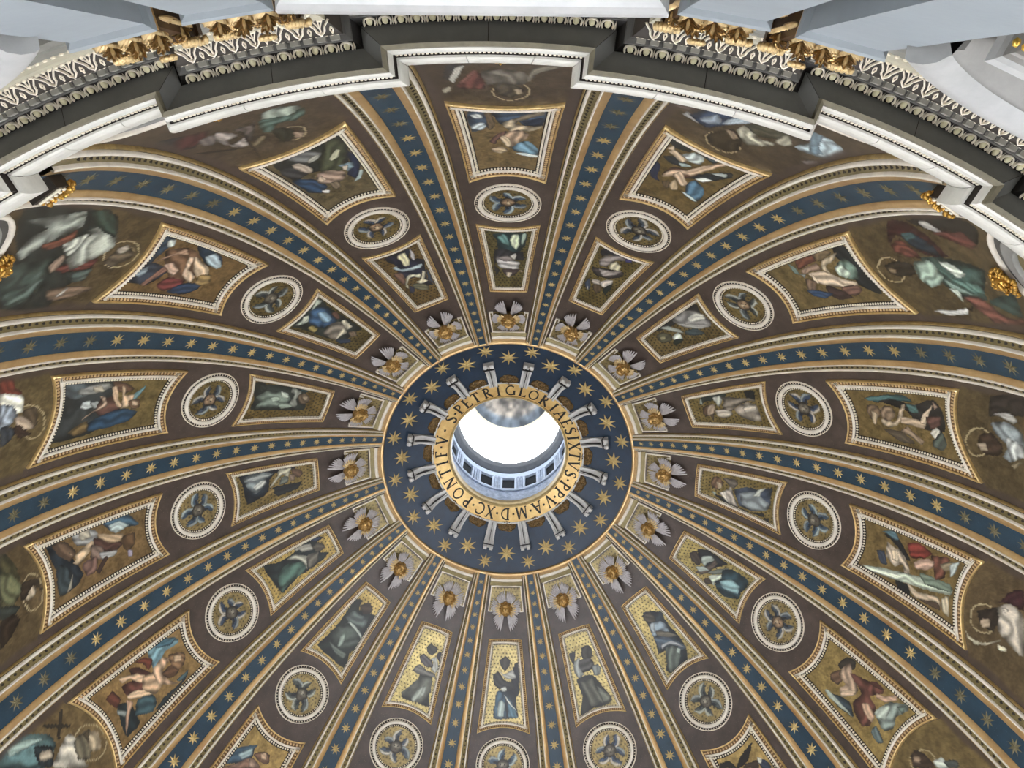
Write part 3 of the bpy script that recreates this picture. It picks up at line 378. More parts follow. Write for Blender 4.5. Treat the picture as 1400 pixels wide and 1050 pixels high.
# align with the photograph's spacing
ref = [21.84, 24.89, 27.63, 30.54, 33.4, 36.04]
stars = [21.84]; 
while stars[-1] < 60.6: stars.append(stars[-1] + .1565 * rth(stars[-1]))
t_ = 21.84
while t_ > 4: t_ -= .158 * rth(t_ - 1.5); stars.insert(0, t_)
star_unit = star_mesh(1.0, 'star', 8, .4, .16); star_dull = star_unit.copy(); star_dull.materials[0] = mat('dull_star', '6b6348', .5, .3, .3, 3.0)  # duller, darker stars towards the foot of the ribs
for k in KS:
    az0 = 22.5 * k - 11.25; n = k if k <= 0 else k
    side = 'left' if k <= 0 else 'right'; idx = (1 - k) if k <= 0 else k
    wd = ['', 'first', 'second', 'third', 'fourth', 'fifth', 'sixth', 'seventh', 'eighth'][idx]
    rib = thing('dome_rib', 'blue starred rib edged in gold, %s %s of the photo top centre' % (wd, side), 'rib', D(az0, 0, 0), rad(az0), 'starred ribs of the dome')
    sb_ = ob('star_band', band, rib)
    for L in (P_tan, P_w1, P_ol, P_w2, P_gr, P_of):
        for qi, me in enumerate(L):
            o_ = ob(me.name.split('.')[0], me, rib)
            if L is P_ol: ob('egg_relief', kn[qi], o_, kind='stuff')
    iv = Matrix.Translation(Vector(-p0))
    for th in stars:
        r = rth(th); fr = lathe_frame(0, th, HB - .035); s = .0165 * r + .03
        rot = Matrix.Rotation(rnd.uniform(-.2, .2), 4, 'Z')
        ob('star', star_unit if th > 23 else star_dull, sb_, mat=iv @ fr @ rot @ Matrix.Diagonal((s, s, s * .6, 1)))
# ================================================================== FRAMED MOSAICS
def panel_path(w0, w1, L, sag0, sag1, n=14):
    """closed ccw outline; outer edge at Y=0 bulging inward by sag0, inner edge at Y=L by sag1"""
    s = np.linspace(-1, 1, n + 1); bot = np.stack([s * (w0 + (w1 - w0) * (sag0 * (1 - s ** 2)) / L * 1), sag0 * (1 - s ** 2)], 1)
    top = np.stack([-s * w1, L - sag1 * (1 - s ** 2)], 1)
    t = np.linspace(0, 1, 12)[1:-1]
    right = np.stack([w0 + (w1 - w0) * t, L * t], 1); left = np.stack([-(w1 + (w0 - w1) * t), L * (1 - t)], 1)
    return np.concatenate([bot, right, top, left])
BD = {0:'sprawling nude angels and pale clouds',-1:'pink-limbed angel with dark blue wings',-2:'pair of nude angels, blue wing above',-3:'two nude angels over grey clouds',-4:'angel with raised blue wing bending forward',-5:'nude winged boy with outstretched hand',-6:'winged boy',1:'stretched nude angel with blue wings',2:'pink angel and green-grey cloud',3:'two nude boys under teal wing',4:'angels carrying a long silver column',5:'seated boy in rust red drapery',6:'angel beside a dark diagonal cross'}
SD = {0:'kneeling angel in teal skirt',-1:'angel with white scroll and thigh',-2:'angel in bright blue robe',-3:'angel in sea-green robe bowing',-4:'angel in pale grey robe',-5:'angel in dark green robe, gold ground',-6:'angel in slate robe turned sideways',-7:'grey-green kneeling angel with folded hands',8:'angel with blue skirt and crossed arms',7:'dark olive robed standing angel',6:'angel in blue tunic over grey skirt',5:'angel with steel-blue skirt',4:'brown-haired angel in slate blue robe',3:'angel in mauve grey robe',2:'angel in silver grey robe',1:'brown-grey robed angel with pale sleeve'}
def build_panels(pre, th0, w0, w1, L, s0, s1, widths, hh, nx, ny, name, desc, cat, group, bgd, dots, beadr):
    path = panel_path(w0, w1, L, s0, s1); off = D(0, th0, 0); g, lf, wh, bd = widths
    d1, d2, d3, d4 = g, g + lf, g + lf + wh, g + lf + wh + bd
    me_g = sweep_frame(path, [(0, 0), (.005, hh * .8), (g * .45, hh * 1.25), (g * .9, hh), (g, hh * .6)], th0, off, 'gilt_edge', gold_m, None)
    me_l = sweep_frame(path, [(d1, hh * .7), (d1 + lf * .12, hh * .45), (d1 + lf * .88, hh * .45), (d2, hh * .62)], th0, off, 'leaf_border', leafbed_m, None)
    me_w = sweep_frame(path, [(d2, hh * .6), (d2 + .01, hh * .9), (d2 + wh * .5, hh * 1.05), (d3 - .01, hh * .85), (d3, hh * .4)], th0, off, 'white_fillet', white_m, None)
    me_b = sweep_frame(path, [(d3, hh * .42), (d3 + bd * .5, hh * .2), (d4, .012)], th0, off, 'bead_channel', dark_m, None)
    b = MB(); pts, tg = resample(inset(path, d3 + bd * .45), beadr * 2.7); beads(b, pts, beadr, hh * .22, th0, 1.25, tg, 1.1); me_bd = b.mesh('bead_row', bead_m, False, off)
    b = MB(); pts, tg = resample(inset(path, d1 + lf * .5), lf * .92); beads(b, pts, lf * .26, hh * .5, th0, 1.6, tg, 1.0); me_lf = b.mesh('leaf_relief', pink_m, False, off)
    s = np.linspace(-1, 1, nx); t = np.linspace(0, 1, ny)
    S, Tt = np.meshgrid(s, t, indexing='ij')
    y0 = d4 + s0 * (1 - S ** 2); y1 = L - d4 - s1 * (1 - S ** 2); Yg = y0 + (y1 - y0) * Tt
    Xg = S * (w0 + (w1 - w0) * Yg / L - d4 * 1.0)
    for k in KS:
        e = thing(name, desc(k), cat, D(22.5 * k, th0, 0), rad(22.5 * k), group)
        ob('gilt_edge', me_g, e); l_ = ob('leaf_border', me_l, e); ob('white_fillet', me_w, e); c_ = ob('bead_channel', me_b, e)
        ob('bead_row', me_bd, c_, kind='stuff'); ob('leaf_relief', me_lf, l_, kind='stuff')
        key = pre + str(k); bg, polys = PDATA.get(key, (bgd, []))
        if not polys:
            src = PDATA[pre + str({8: 5, 7: -5, -7: 3, 6: 2}.get(k, 1))]; polys = src[1]; bg = src[0]
        pl = [(c, metric(P, th0)) for c, P in polys]
        col = paint(Xg.ravel(), Yg.ravel(), bg, pl, 100 + k * 13 + ord(pre), dots)
        g_ = col[:, 3:] > 0; col[:, :3] = np.clip(np.where(g_, col[:, :3] * (1.42 if pre == 'b' else 1.02), col[:, :3] * 1.06), 0, 1)
        if pre == 'b': col[:, 3] *= .7
        me = grid_mesh('painting', F(Xg, Yg, .012, th0) - off, col, pm); ob('painting', me, e)
build_panels('b', 20.04, 2.13, 1.68, 7.1, .72, .48, (.08, .19, .12, .17), .13, 76, 140, 'angel_mosaic',
    lambda k: 'large framed mosaic, %s, %s' % (BD.get(k, 'robed angels'), where(k)), 'framed mosaic', 'large angel panels', '5a4a2c', 0, .052)
build_panels('s', 42.9, 1.52, .98, 5.26, .40, -.08, (.05, .12, .10, .075), .09, 54, 110, 'small_angel_mosaic',
    lambda k: 'small panel of %s, %s' % (SD.get(k, 'robed angel'), where(k)), 'framed mosaic', 'small angel panels', '8a7440', .45, .03)
# medallions
th0 = 39.4; off = D(0, th0, 0)
def circ(r, n=48): a = np.linspace(0, 2 * np.pi, n, endpoint=False); return np.stack([r * np.cos(a), r * np.sin(a)], 1)
pc = circ(1.52)
me1 = sweep_frame(pc, [(0, 0), (.01, .08), (.03, .09), (.05, .06)], th0, off, 'outer_rim', cream_m, None)
me2 = sweep_frame(pc, [(.05, .055), (.1, .03), (.155, .055)], th0, off, 'leaf_border', dark_m, None)
me3 = sweep_frame(pc, [(.155, .05), (.16, .12), (.25, .15), (.33, .12), (.345, .05)], th0, off, 'white_ring', white_m, None)
me4 = sweep_frame(pc, [(.345, .06), (.4, .03), (.46, .012)], th0, off, 'bead_channel', dark_m, None)
b = MB(); pts, tg = resample(circ(1.115), .125); beads(b, pts, .044, .03, th0, 1, tg, 1.1); me5 = b.mesh('bead_row', bead_m, False, off)
b = MB(); pts, tg = resample(circ(1.42), .15); beads(b, pts, .026, .045, th0, 1.5, tg, 1.0); me6 = b.mesh('leaf_relief', cream_m, False, off)
rg = np.linspace(.001, 1.07, 26); ag = np.linspace(0, 2 * np.pi, 73); Rg, Ag = np.meshgrid(rg, ag, indexing='ij'); Xg = Rg * np.cos(Ag); Yg = Rg * np.sin(Ag)
WC = [('2f4a6a', '8ea4b0'), ('34435a', 'a8a6a4'), ('3a4448', '9aa2a0'), ('2c4064', 'b0a8a0')]
WN = ['blue-winged', 'slate-winged', 'grey-winged', 'deep blue winged']
for k in KS:
    rr = random.Random(k + 50); wc, we = WC[k % 4]; pl = []
    a0 = rr.uniform(-.25, .25)
    for q in range(6):
        a = a0 + q * math.pi / 3 + math.pi / 6 + rr.uniform(-.18, .18); L = rr.uniform(.78, .98); ww = rr.uniform(.19, .27)
        ca, sa = math.cos(a), math.sin(a); fl_ = 1 if q % 2 else -1; L /= .95
        for hx_, P in ((wc, [(.16, -.16), (.48, -.25), (.82, -.12), (.93, .2), (.72, .22), (.5, .12), (.16, .14)]),
                       (we if q % 3 else '7c8a94', [(.26, -.2), (.52, -.28), (.86, -.13), (.96, .22), (.84, .1), (.7, -.04), (.5, -.14), (.28, -.1)]),
                       ('1e2836', [(.3, .0), (.5, -.04), (.62, .06), (.5, .08), (.3, .06)])):
            P = np.array(P) * (L, fl_ * L); pl.append((hx_, np.stack([P[:, 0] * ca - P[:, 1] * sa, P[:, 0] * sa + P[:, 1] * ca], 1)))
    hc = '8a6c50' if k in (-3, -1, 0, 2, 5) else '5c564c'
    pl += [('3a3028', circ(.36, 10)), (hc, circ(.30, 10) + (0, .0)), ('b09a7c' if hc == '8a6c50' else '8a8478', circ(.12, 8) + (.03, .06)), ('3a2c22', circ(.035, 6) + (-.09, .05)), ('3a2c22', circ(.035, 6) + (.1, .05)), ('5c3a30', circ(.04, 6) + (.0, -.12))]
    e = thing('seraph_medallion', 'round framed mosaic of %s seraph head, %s' % (WN[k % 4], where(k)), 'medallion', D(22.5 * k, th0, 0), rad(22.5 * k), 'round seraph medallions')
    for nm, me in (('outer_rim', me1), ('leaf_border', me2), ('white_ring', me3), ('bead_channel', me4)): ob(nm, me, e)
    ob('bead_row', me5, e, kind='stuff'); ob('leaf_relief', me6, e, kind='stuff')
    col = paint(Xg.ravel(), Yg.ravel(), '9a8450' if abs(k) > 3 else '84703e', pl, 500 + k, .5)  # far medallions get a brighter ground, reflected light put into the colour
    ob('painting', grid_mesh('painting', F(Xg, Yg, .012, th0) - off, col, pm), e)
# saint fields below the big panels
LD = {0:'saint with white quill and red cloak',-1:'saint in teal and mauve with cross staff',-2:'saint in pale robe and green cloak',-3:'saint in white and blue with halo',-4:'saint in olive shade with halo',-5:'bearded saint holding a cross',1:'saint in dark blue and sky blue',2:'saint with knife, teal and red robes',3:'saint in grey blue leaning left',4:'saint with scroll and plum cloak',5:'dark-haired saint, pale collar'}
th0 = 0.0; off = D(0, 0, 0)
s = np.linspace(-7.3, 7.3, 90); t = np.linspace(0, 1, 130); S, Tt = np.meshgrid(s, t, indexing='ij')
TH = .2 + Tt * (19.75 + 1.62 * np.clip(1 - (S / 6.08) ** 2, -.1, 1))
for k in KS:
    key = 'l%d' % k; bg, polys = PDATA.get(key, ('54462a', None))
    if polys is None: polys = PDATA['l-2'][1] if k % 2 else PDATA['l3'][1]
    M_ = metric(np.stack([S.ravel(), TH.ravel()], 1), 0); pl = [(c, metric(P, 0)) for c, P in polys]
    col = paint(M_[:, 0], M_[:, 1], bg, pl, 900 + k, 0)
    col[:, 3] *= .35; col[:, :3] = np.where(col[:, 3:] > 0, col[:, :3] * 1.22, col[:, :3] * 1.08)
    edge = np.clip((abs(S.ravel()) - 6.3 + .25 * np.sin(TH.ravel() * .8)) / .5, 0, 1)[:, None]; hf = hexrgb('483d36') * (1 + .2 * (vnoise(M_[:, 0] * 3, M_[:, 1] * 3, 5)[:, None] - .5))
    inP = np.zeros(len(edge), bool)
    hf = np.concatenate([hf, np.zeros((len(hf), 1))], 1); col = np.where(edge > 0, col * (1 - edge * .85) + hf * edge * .85, col)
    e = thing('saint_mosaic', '%s at dome foot, %s' % (LD.get(k, 'seated saint'), where(k)), 'mosaic', D(22.5 * k, 0, 0), rad(22.5 * k), 'seated saints at the dome foot')
    ob('painting', grid_mesh('painting', D(S, TH, .015) - off, col, pm), e)
# ================================================================== CHERUBS AND THEIR CELLS
th0 = 57.0; off = D(0, th0, 0)
def cellX(th, deg): return np.radians(deg) * rth(th)
s = np.linspace(-1, 1, 40); t = np.linspace(0, 1, 40); S, Tt = np.meshgrid(s, t, indexing='ij'); TH = 57.7 + (60.75 - 57.7) * Tt; AZ = S * 6.15
M_ = metric(np.stack([AZ.ravel(), TH.ravel()], 1), th0)
colc = paint(M_[:, 0], M_[:, 1], 'a08c56', [], 44, .5)
cell_me = grid_mesh('gold_ground', D(AZ, TH, .02) - off, colc, pm)
def strip(pts, w_, h0, h1):
    """raised fillet along az/theta polyline, metric width w_"""
    b = MB(); P = metric(np.array(pts, float), th0); e1 = np.gradient(P, axis=0); 
    for i in range(len(P) - 1):
        d = P[i + 1] - P[i]; L = np.linalg.norm(d); d = d / L; n = np.array([-d[1], d[0]]) * w_ / 2; a_ = P[i] - d * w_ / 2; c_ = P[i + 1] + d * w_ / 2
        q = [a_ - n, c_ - n, c_ + n, a_ + n]; lo = [F(x, y, h0, th0) for x, y in q]; hi = [F(*(np.array([x, y]) * .0 + np.array([x, y])), h1, th0) for x, y in q]
        b.box(lo + hi)
    return b
up_path = [(-5.2, 57.75), (-5.2, 58.05), (-5.9, 58.05), (-5.9, 57.55), (-6.6, 57.55)] 
Upath = [(-5.4, 58.1), (-5.4, 57.7), (-6.45, 57.7), (-6.3, 60.85), (-3, 60.98), (0, 61.02), (3, 60.98), (6.3, 60.85), (6.45, 57.7), (5.4, 57.7), (5.4, 58.1)]
fr1 = strip(Upath, .06, 0, .09).mesh('inner_fillet', white_m, False, off)
ob_b = MB(); a_ = np.linspace(-7.1, 7.1, 21); ob_b.grid(np.stack([D(a_, t_, h_) for t_, h_ in ((60.95, .06), (61.05, .11), (61.5, .13))], 1)); fr2 = ob_b.mesh('olive_band', olive_m, True, off)
ob_b = MB(); ob_b.grid(np.stack([D(a_, t_, h_) for t_, h_ in ((61.5, .12), (61.55, .2), (61.75, .22), (61.9, .16))], 1)); fr3 = ob_b.mesh('outer_moulding', white_m, True, off)
ob_b = MB(); ob_b.grid(np.stack([D(a_, t_, h_) for t_, h_ in ((61.9, .14), (62.0, .16), (62.2, .18))], 1)); fr4 = ob_b.mesh('brown_band', brown_gold_m, True, off)
def feather(L, W, z0=0.0, curl=.12):
    V = []; n = 6
    for i in range(n + 1):
        t = i / n; w_ = W * (math.sin(math.pi * (.12 + .83 * t)) ** .7) ; z = z0 + curl * math.sin(t * math.pi * .9) + .01
        V += [(-w_, L * t, z - .02), (-w_ * .5, L * t, z + .025), (0, L * t, z + .0), (w_ * .5, L * t, z + .025), (w_, L * t, z - .02)]
    f = [(i * 5 + j, (i + 1) * 5 + j, (i + 1) * 5 + j + 1, i * 5 + j + 1) for i in range(n) for j in range(4)]
    f = [tuple(reversed(q)) for q in f]; return V, f
def wing(angle0, angle1, L0, L1, n, W, base=(0, 0), zz0=.1):
    b = MB()
    for i in range(n):
        t = i / (n - 1); a = rad(angle0 + (angle1 - angle0) * t); L = L0 + (L1 - L0) * t
        V, f = feather(L, W, zz0 + .03 * i, .1); c, s_ = math.cos(a), math.sin(a)
        V = [(x * c + y * s_ + base[0], -x * s_ + y * c + base[1], z) for x, y, z in V]; b.add(V, f)
    return b
W_up = [wing(s_ * 3, s_ * 42, 1.08, .86, 7, .07, (s_ * .05, .08), .2).mesh('upper_wing', silver_m, True) for s_ in (1, -1)]
W_md = [wing(s_ * 50, s_ * 116, .98, .76, 9, .075, (s_ * .08, .0), .1).mesh('side_wing', silver_m, True) for s_ in (1, -1)]
W_lo = [wing(s_ * 128, s_ * 170, .85, 1.3, 7, .075, (s_ * .1, -.05), .1).mesh('lower_wing', silver_m, True) for s_ in (1, -1)]
W_in = [wing(s_ * 20, s_ * 140, .64, .6, 9, .07, (s_ * .05, 0), .24).mesh('gilt_inner_feathers', capgold_m, True) for s_ in (1, -1)]
def ell(c, r, nu=14, nv=9, f=None):
    V = []; 
    for j in range(nv + 1):
        ph = math.pi * j / nv
        for i in range(nu):
            a = 2 * math.pi * i / nu; x, y, z = math.sin(ph) * math.cos(a), math.sin(ph) * math.sin(a), math.cos(ph)
            if f: x, y, z = f(x, y, z)
            V.append((c[0] + r[0] * x, c[1] + r[1] * y, c[2] + r[2] * z))
    F_ = [(j * nu + i, (j + 1) * nu + i, (j + 1) * nu + (i + 1) % nu, j * nu + (i + 1) % nu) for j in range(nv) for i in range(nu)]
    return V, F_
def headmesh(s=1.0, m_=gold_m):
    b = MB()
    b.add(*ell((0, -.02 * s, .42 * s), (.27 * s, .33 * s, .28 * s), 18, 12, lambda x, y, z: (x * (1 - .18 * max(0, -y)), y, z)))
    b.add(*ell((0, -.04 * s, .70 * s), (.045 * s, .09 * s, .07 * s), 8, 6))                      # nose
    for q in (-1, 1):
        b.add(*ell((q * .12 * s, -.12 * s, .60 * s), (.09 * s, .08 * s, .09 * s), 8, 6))         # cheeks
        b.add(*ell((q * .1 * s, .05 * s, .66 * s), (.055 * s, .025 * s, .03 * s), 8, 5))         # eyelids
        b.add(*ell((q * .27 * s, -.03 * s, .42 * s), (.04 * s, .08 * s, .06 * s), 8, 5))         # ears
    b.add(*ell((0, -.17 * s, .67 * s), (.07 * s, .022 * s, .03 * s), 8, 5))                      # lips
    b.add(*ell((0, -.27 * s, .60 * s), (.09 * s, .06 * s, .08 * s), 8, 5))                       # chin
    b.add(*ell((0, .16 * s, .62 * s), (.18 * s, .1 * s, .1 * s), 8, 6))                          # brow
    return b.mesh('head', m_, True)
def hairmesh(s=1.0, m_=capgold_m, seed=1):
    b = MB(); r_ = random.Random(seed)
    for i in range(34):
        a = rad(-60 + 300 * i / 33); q = r_.uniform(.26, .36); z = r_.uniform(.3, .62)
        b.add(*ell((q * math.cos(a) * s, (q * math.sin(a) + .03) * s, z * s), (r_.uniform(.05, .085) * s,) * 3, 7, 5))
    return b.mesh('hair', m_, True)
cg_m = mat('cherub_gilding', 'b5935c', .28, .8, .25, 4.0, .3, 20)
hd_me, hr_me = headmesh(1.28, cg_m), hairmesh(1.15, cg_m)
mhd_me = headmesh(1.0, mat('mask_gilding', 'bf9446', .3, .75, .25, 4.0, .3, 20))
for k in KS:
    e = thing('gold_mosaic_cell', 'gold-ground mosaic cell behind cherub, edged white, %s' % where(k), 'mosaic', D(22.5 * k, th0, 0), rad(22.5 * k), 'gold cells around the navy disc')
    ob('gold_ground', cell_me, e); ob('inner_fillet', fr1, e); ob('olive_band', fr2, e); ob('outer_moulding', fr3, e); ob('brown_band', fr4, e)
    m_ = lathe_frame(22.5 * k, 58.05, .05)
    c_ = thing('cherub_head', 'golden cherub head with silvery wings at disc edge, %s' % where(k), 'cherub', (0, 0, 0), 0, 'winged cherub heads')
    c_.matrix_world = m_ @ Matrix.Scale(.95, 4)
    for me in W_up: ob('upper_wing', me, c_)
    for me in W_md: ob('side_wing', me, c_)
    for me in W_lo: ob('lower_wing', me, c_)
    for me in W_in: ob('inner_feathers', me, c_, label='gilded inner feathers')
    h_ = ob('head', hd_me, c_); ob('hair', hr_me, h_)
# ================================================================== OCULUS: BRACKETS, LEAVES, RING
def bracket_mesh():
    # x across, y towards the oculus, z inward; from y=0 (outer) to y=1.62
    L = 1.62; n = 16; prof = []
    b = MB(); xs = [(-.30, 0), (-.30, 1), (-.17, 1.05), (-.14, .82), (-.06, .82), (-.04, 1.0), (.04, 1.0), (.06, .82), (.14, .82), (.17, 1.05), (.30, 1), (.30, 0)]
    G = []
    for i in range(n + 1):
        t = i / n; y = L * t; z = .34 + .13 * math.cos(t * math.pi * 2) - .05 * t; taper = 1 - .22 * t
        G.append([(x * taper, y, z * q) for x, q in xs])
    b.grid(np.array(G)); b.add(np.array(G[0]), [tuple(range(12))]); b.add(np.array(G[-1]), [tuple(reversed(range(12)))])
    return b.mesh('bracket_body', marble_m, False)
def volute_mesh():
    b = MB()
    for q in (-1, 1):
        n = 14; G = []
        for x in (0, .2):
            ring = [(q * (.08 + x), .0 + .13 * math.cos(2 * math.pi * i / n), .42 + .13 * math.sin(2 * math.pi * i / n)) for i in range(n)]; G.append(ring)
        b.grid(np.array(G), cv=True); b.add(np.array(G[1]), [tuple(range(n))]); b.add(np.array(G[0]), [tuple(reversed(range(n)))])
    return b.mesh('volute', marble_m, False)
def boxmesh(name, m_, x0, x1, y0, y1, z0, z1):
    b = MB(); b.box([(x0,y0,z0),(x1,y0,z0),(x1,y1,z0),(x0,y1,z0),(x0,y0,z1),(x1,y0,z1),(x1,y1,z1),(x0,y1,z1)]); return b.mesh(name, m_)
br_me, vo_me = bracket_mesh(), volute_mesh(); bd_me = boxmesh('dark_strap', ink_m, -.31, .31, .17, .23, .0, .52)
gr_me = boxmesh('groove', ink_m, -.012, .012, .3, 1.55, .2, .46)
for i_, k in enumerate(KS):
    az0 = 22.5 * k - 11.25; side = 'left' if k <= 0 else 'right'; idx = (1 - k) if k <= 0 else k
    wd = ['', 'first', 'second', 'third', 'fourth', 'fifth', 'sixth', 'seventh', 'eighth'][idx]
    e = thing('scroll_bracket', 'marble scroll bracket on navy disc, %s %s of the top centre' % (wd, side), 'bracket', (0, 0, 0), 0, 'scroll brackets around the lettered ring')
    e.matrix_world = lathe_frame(az0, 65.75, .0)
    ob('bracket_body', br_me, e); ob('volute', vo_me, e); ob('dark_strap', bd_me, e); ob('groove', gr_me, e)
def leafclump(seed):
    b = MB(); r_ = random.Random(seed)
    for i in range(70):
        a = r_.uniform(0, 2 * math.pi); q = math.sqrt(r_.random()); x = .46 * q * math.cos(a); y = .36 * q * math.sin(a); z = .1 + .32 * (1 - q * q) + r_.uniform(0, .06)
        b.add(*ell((x, y, z), (r_.uniform(.035, .08), r_.uniform(.035, .07), .06), 6, 4))
    b.add(*ell((0, 0, .05), (.46, .36, .32), 12, 6)); return b.mesh('leaf_cluster', bronze_m, True)
lc = leafclump(3)
for k in KS:
    m_ = lathe_frame(22.5 * k, 68.75, .0) @ Matrix.Diagonal((1.2, .95, .45, 1)); o = ob('leaf_cluster', lc, None)
    o.matrix_world = m_; o['label'] = 'dark bronze leaf cluster at the ring edge, %s' % where(k); o['category'] = 'ornament'; o['group'] = 'bronze leaf clusters'
RZ = 47.9
ring = thing('inscription_ring', 'gold ring with black Latin lettering around the lantern opening', 'ring', (0, 0, RZ))
def lat(prof, name, m_, parent, off, smooth=True, kind=None):
    b = MB(); b.grid(np.stack([cyl(A, r, z) for r, z in prof], 1), cu=True); return b.build(name, m_, parent, smooth, off, kind)
lat([(4.50, 47.72), (4.52, 47.55), (4.46, 47.52), (4.42, 47.6)], 'outer_rim', marble_m, ring, (0, 0, RZ))
face = lat([(4.42, 47.62), (3.56, 47.95)], 'gold_face', ringgold_m, ring, (0, 0, RZ), False)
lat([(3.57, 47.95), (3.56, 47.88), (3.50, 47.86), (3.45, 47.92), (3.42, 48.02), (3.40, 48.5), (3.5, 48.6)], 'inner_rim', gilt_m, ring, (0, 0, RZ))
lat([(4.50, 47.72), (4.62, 47.95)], 'outer_edge', bronze_m, ring, (0, 0, RZ))
# lettering, drawn as broad and fine strokes
def arc(cx_, cy_, rx, ry, a0, a1, n=10): return [(cx_ + rx * math.cos(rad(a0 + (a1 - a0) * i / n)), cy_ + ry * math.sin(rad(a0 + (a1 - a0) * i / n))) for i in range(n + 1)]
T1, T0 = .17, .085
LET = {
 'S': [(arc(.3, .75, .22, .22, 30, 270, 9), T0 * 1.2), (arc(.3, .27, .24, .26, 90, -150, 9), T1 * .9), ([(.14, .66), (.46, .38)], T1)],
 'P': [([(.14, 0), (.14, 1)], T1), (arc(.18, .74, .36, .24, 90, -90, 9), .11), ([(.02, .02), (.28, .02)], T0), ([(.02, .98), (.2, .98)], T0)],
 'E': [([(.14, 0), (.14, 1)], T1), ([(.02, .97), (.55, .97)], T0), ([(.1, .52), (.45, .52)], T0), ([(.02, .03), (.6, .03)], T0), ([(.55, 1), (.55, .85)], T0), ([(.6, 0), (.6, .18)], T0)],
 'T': [([(.35, 0), (.35, 1)], T1), ([(.0, .97), (.7, .97)], T0), ([(.02, 1), (.0, .82)], T0), ([(.68, 1), (.7, .82)], T0), ([(.22, .02), (.48, .02)], T0)],
 'R': [([(.14, 0), (.14, 1)], T1), (arc(.18, .75, .33, .23, 90, -90, 9), .11), ([(.28, .52), (.72, .0)], T1), ([(.02, .02), (.28, .02)], T0), ([(.02, .98), (.2, .98)], T0)],
 'I': [([(.15, 0), (.15, 1)], T1), ([(.02, .02), (.28, .02)], T0), ([(.02, .98), (.28, .98)], T0)],
 'G': [(arc(.45, .5, .4, .47, 50, 320, 14), .12), ([(.76, .05), (.76, .45)], T1), ([(.62, .45), (.88, .45)], T0)],
 'L': [([(.14, 0), (.14, 1)], T1), ([(.02, .03), (.6, .03)], T0), ([(.6, 0), (.6, .2)], T0), ([(.02, .98), (.28, .98)], T0)],
 'O': [(arc(.45, .5, .38, .46, 0, 360, 20), .12)],
 'A': [([(.05, 0), (.4, 1)], T0), ([(.4, 1), (.75, 0)], T1), ([(.18, .36), (.62, .36)], T0), ([(-.04, .02), (.16, .02)], T0), ([(.62, .02), (.88, .02)], T0)],
 'X': [([(.08, 1), (.68, 0)], T1), ([(.08, 0), (.66, 1)], T0), ([(-.02, .98), (.2, .98)], T0), ([(.56, .98), (.76, .98)], T0), ([(0, .02), (.18, .02)], T0), ([(.56, .02), (.78, .02)], T0)],
 'V': [([(.06, 1), (.4, 0)], T1), ([(.4, 0), (.74, 1)], T0), ([(-.04, .98), (.2, .98)], T0), ([(.64, .98), (.84, .98)], T0)],
 'M': [([(.06, 0), (.14, 1)], T0), ([(.14, 1), (.46, .05)], T1), ([(.46, .05), (.8, 1)], T0), ([(.8, 1), (.88, 0)], T1), ([(-.02, .02), (.16, .02)], T0), ([(.76, .02), (1, .02)], T0)],
 'D': [([(.14, 0), (.14, 1)], T1), (arc(.2, .5, .5, .47, 90, -90, 14), .11), ([(.02, .03), (.3, .03)], T0), ([(.02, .97), (.3, .97)], T0)],
 'C': [(arc(.45, .5, .4, .47, 48, 312, 14), .12), ([(.72, .7), (.72, .9)], T0)],
 'N': [([(.12, 0), (.12, 1)], T0), ([(.12, 1), (.72, 0)], T1), ([(.72, 0), (.72, 1)], T0), ([(0, .98), (.2, .98)], T0), ([(.6, .98), (.84, .98)], T0), ([(.0, .02), (.24, .02)], T0)],
 'F': [([(.14, 0), (.14, 1)], T1), ([(.02, .97), (.55, .97)], T0), ([(.1, .52), (.42, .52)], T0), ([(.55, 1), (.55, .85)], T0), ([(.02, .02), (.28, .02)], T0)],
 '.': [([(.05, .5), (.21, .5)], .16)]}
LW = {'S': .6, 'P': .55, 'E': .6, 'T': .7, 'R': .7, 'I': .3, 'G': .9, 'L': .6, 'O': .9, 'A': .8, 'X': .76, 'V': .8, 'M': .95, 'D': .75, 'C': .85, 'N': .84, 'F': .55, '.': .26}
TEXT = [('S',-57.6),('.',-51.6),('P',-46.3),('E',-37.8),('T',-28.8),('R',-18.1),('I',-8.6),('G',1.9),('L',12.0),('O',21.6),('R',32.0),('I',41.9),('A',50.6),('E',59.8),('S',67.6),('I',74.6),('X',82.3),('T',91.1),('V',99.9),('S',108.6),('.',114.8),('P',120.6),('P',128.6),('.',134.0),('V',140.0),('.',146.2),('A',152.3),('.',159.2),('M',167.2),('.',174.6),('D',-178.2),('.',-171.0),('X',-164.6),('C',-155.3),('.',-148.6),('P',-142.6),('O',-131.6),('N',-119.8),('T',-109.0),('I',-100.0),('F',-91.6),('.',-85.2),('V',-78.6),('.',-69.2)]
LH = .66
def ringpt(x, y, azc, dz):
    """x clockwise, y outward, on the slightly conical gold face"""
    r = 3.97 - LH / 2 + y * LH; a = azc + math.degrees(x * LH / r); z = 47.95 - (r - 3.56) * (.33 / .86) - dz
    return cyl(a, r, z)
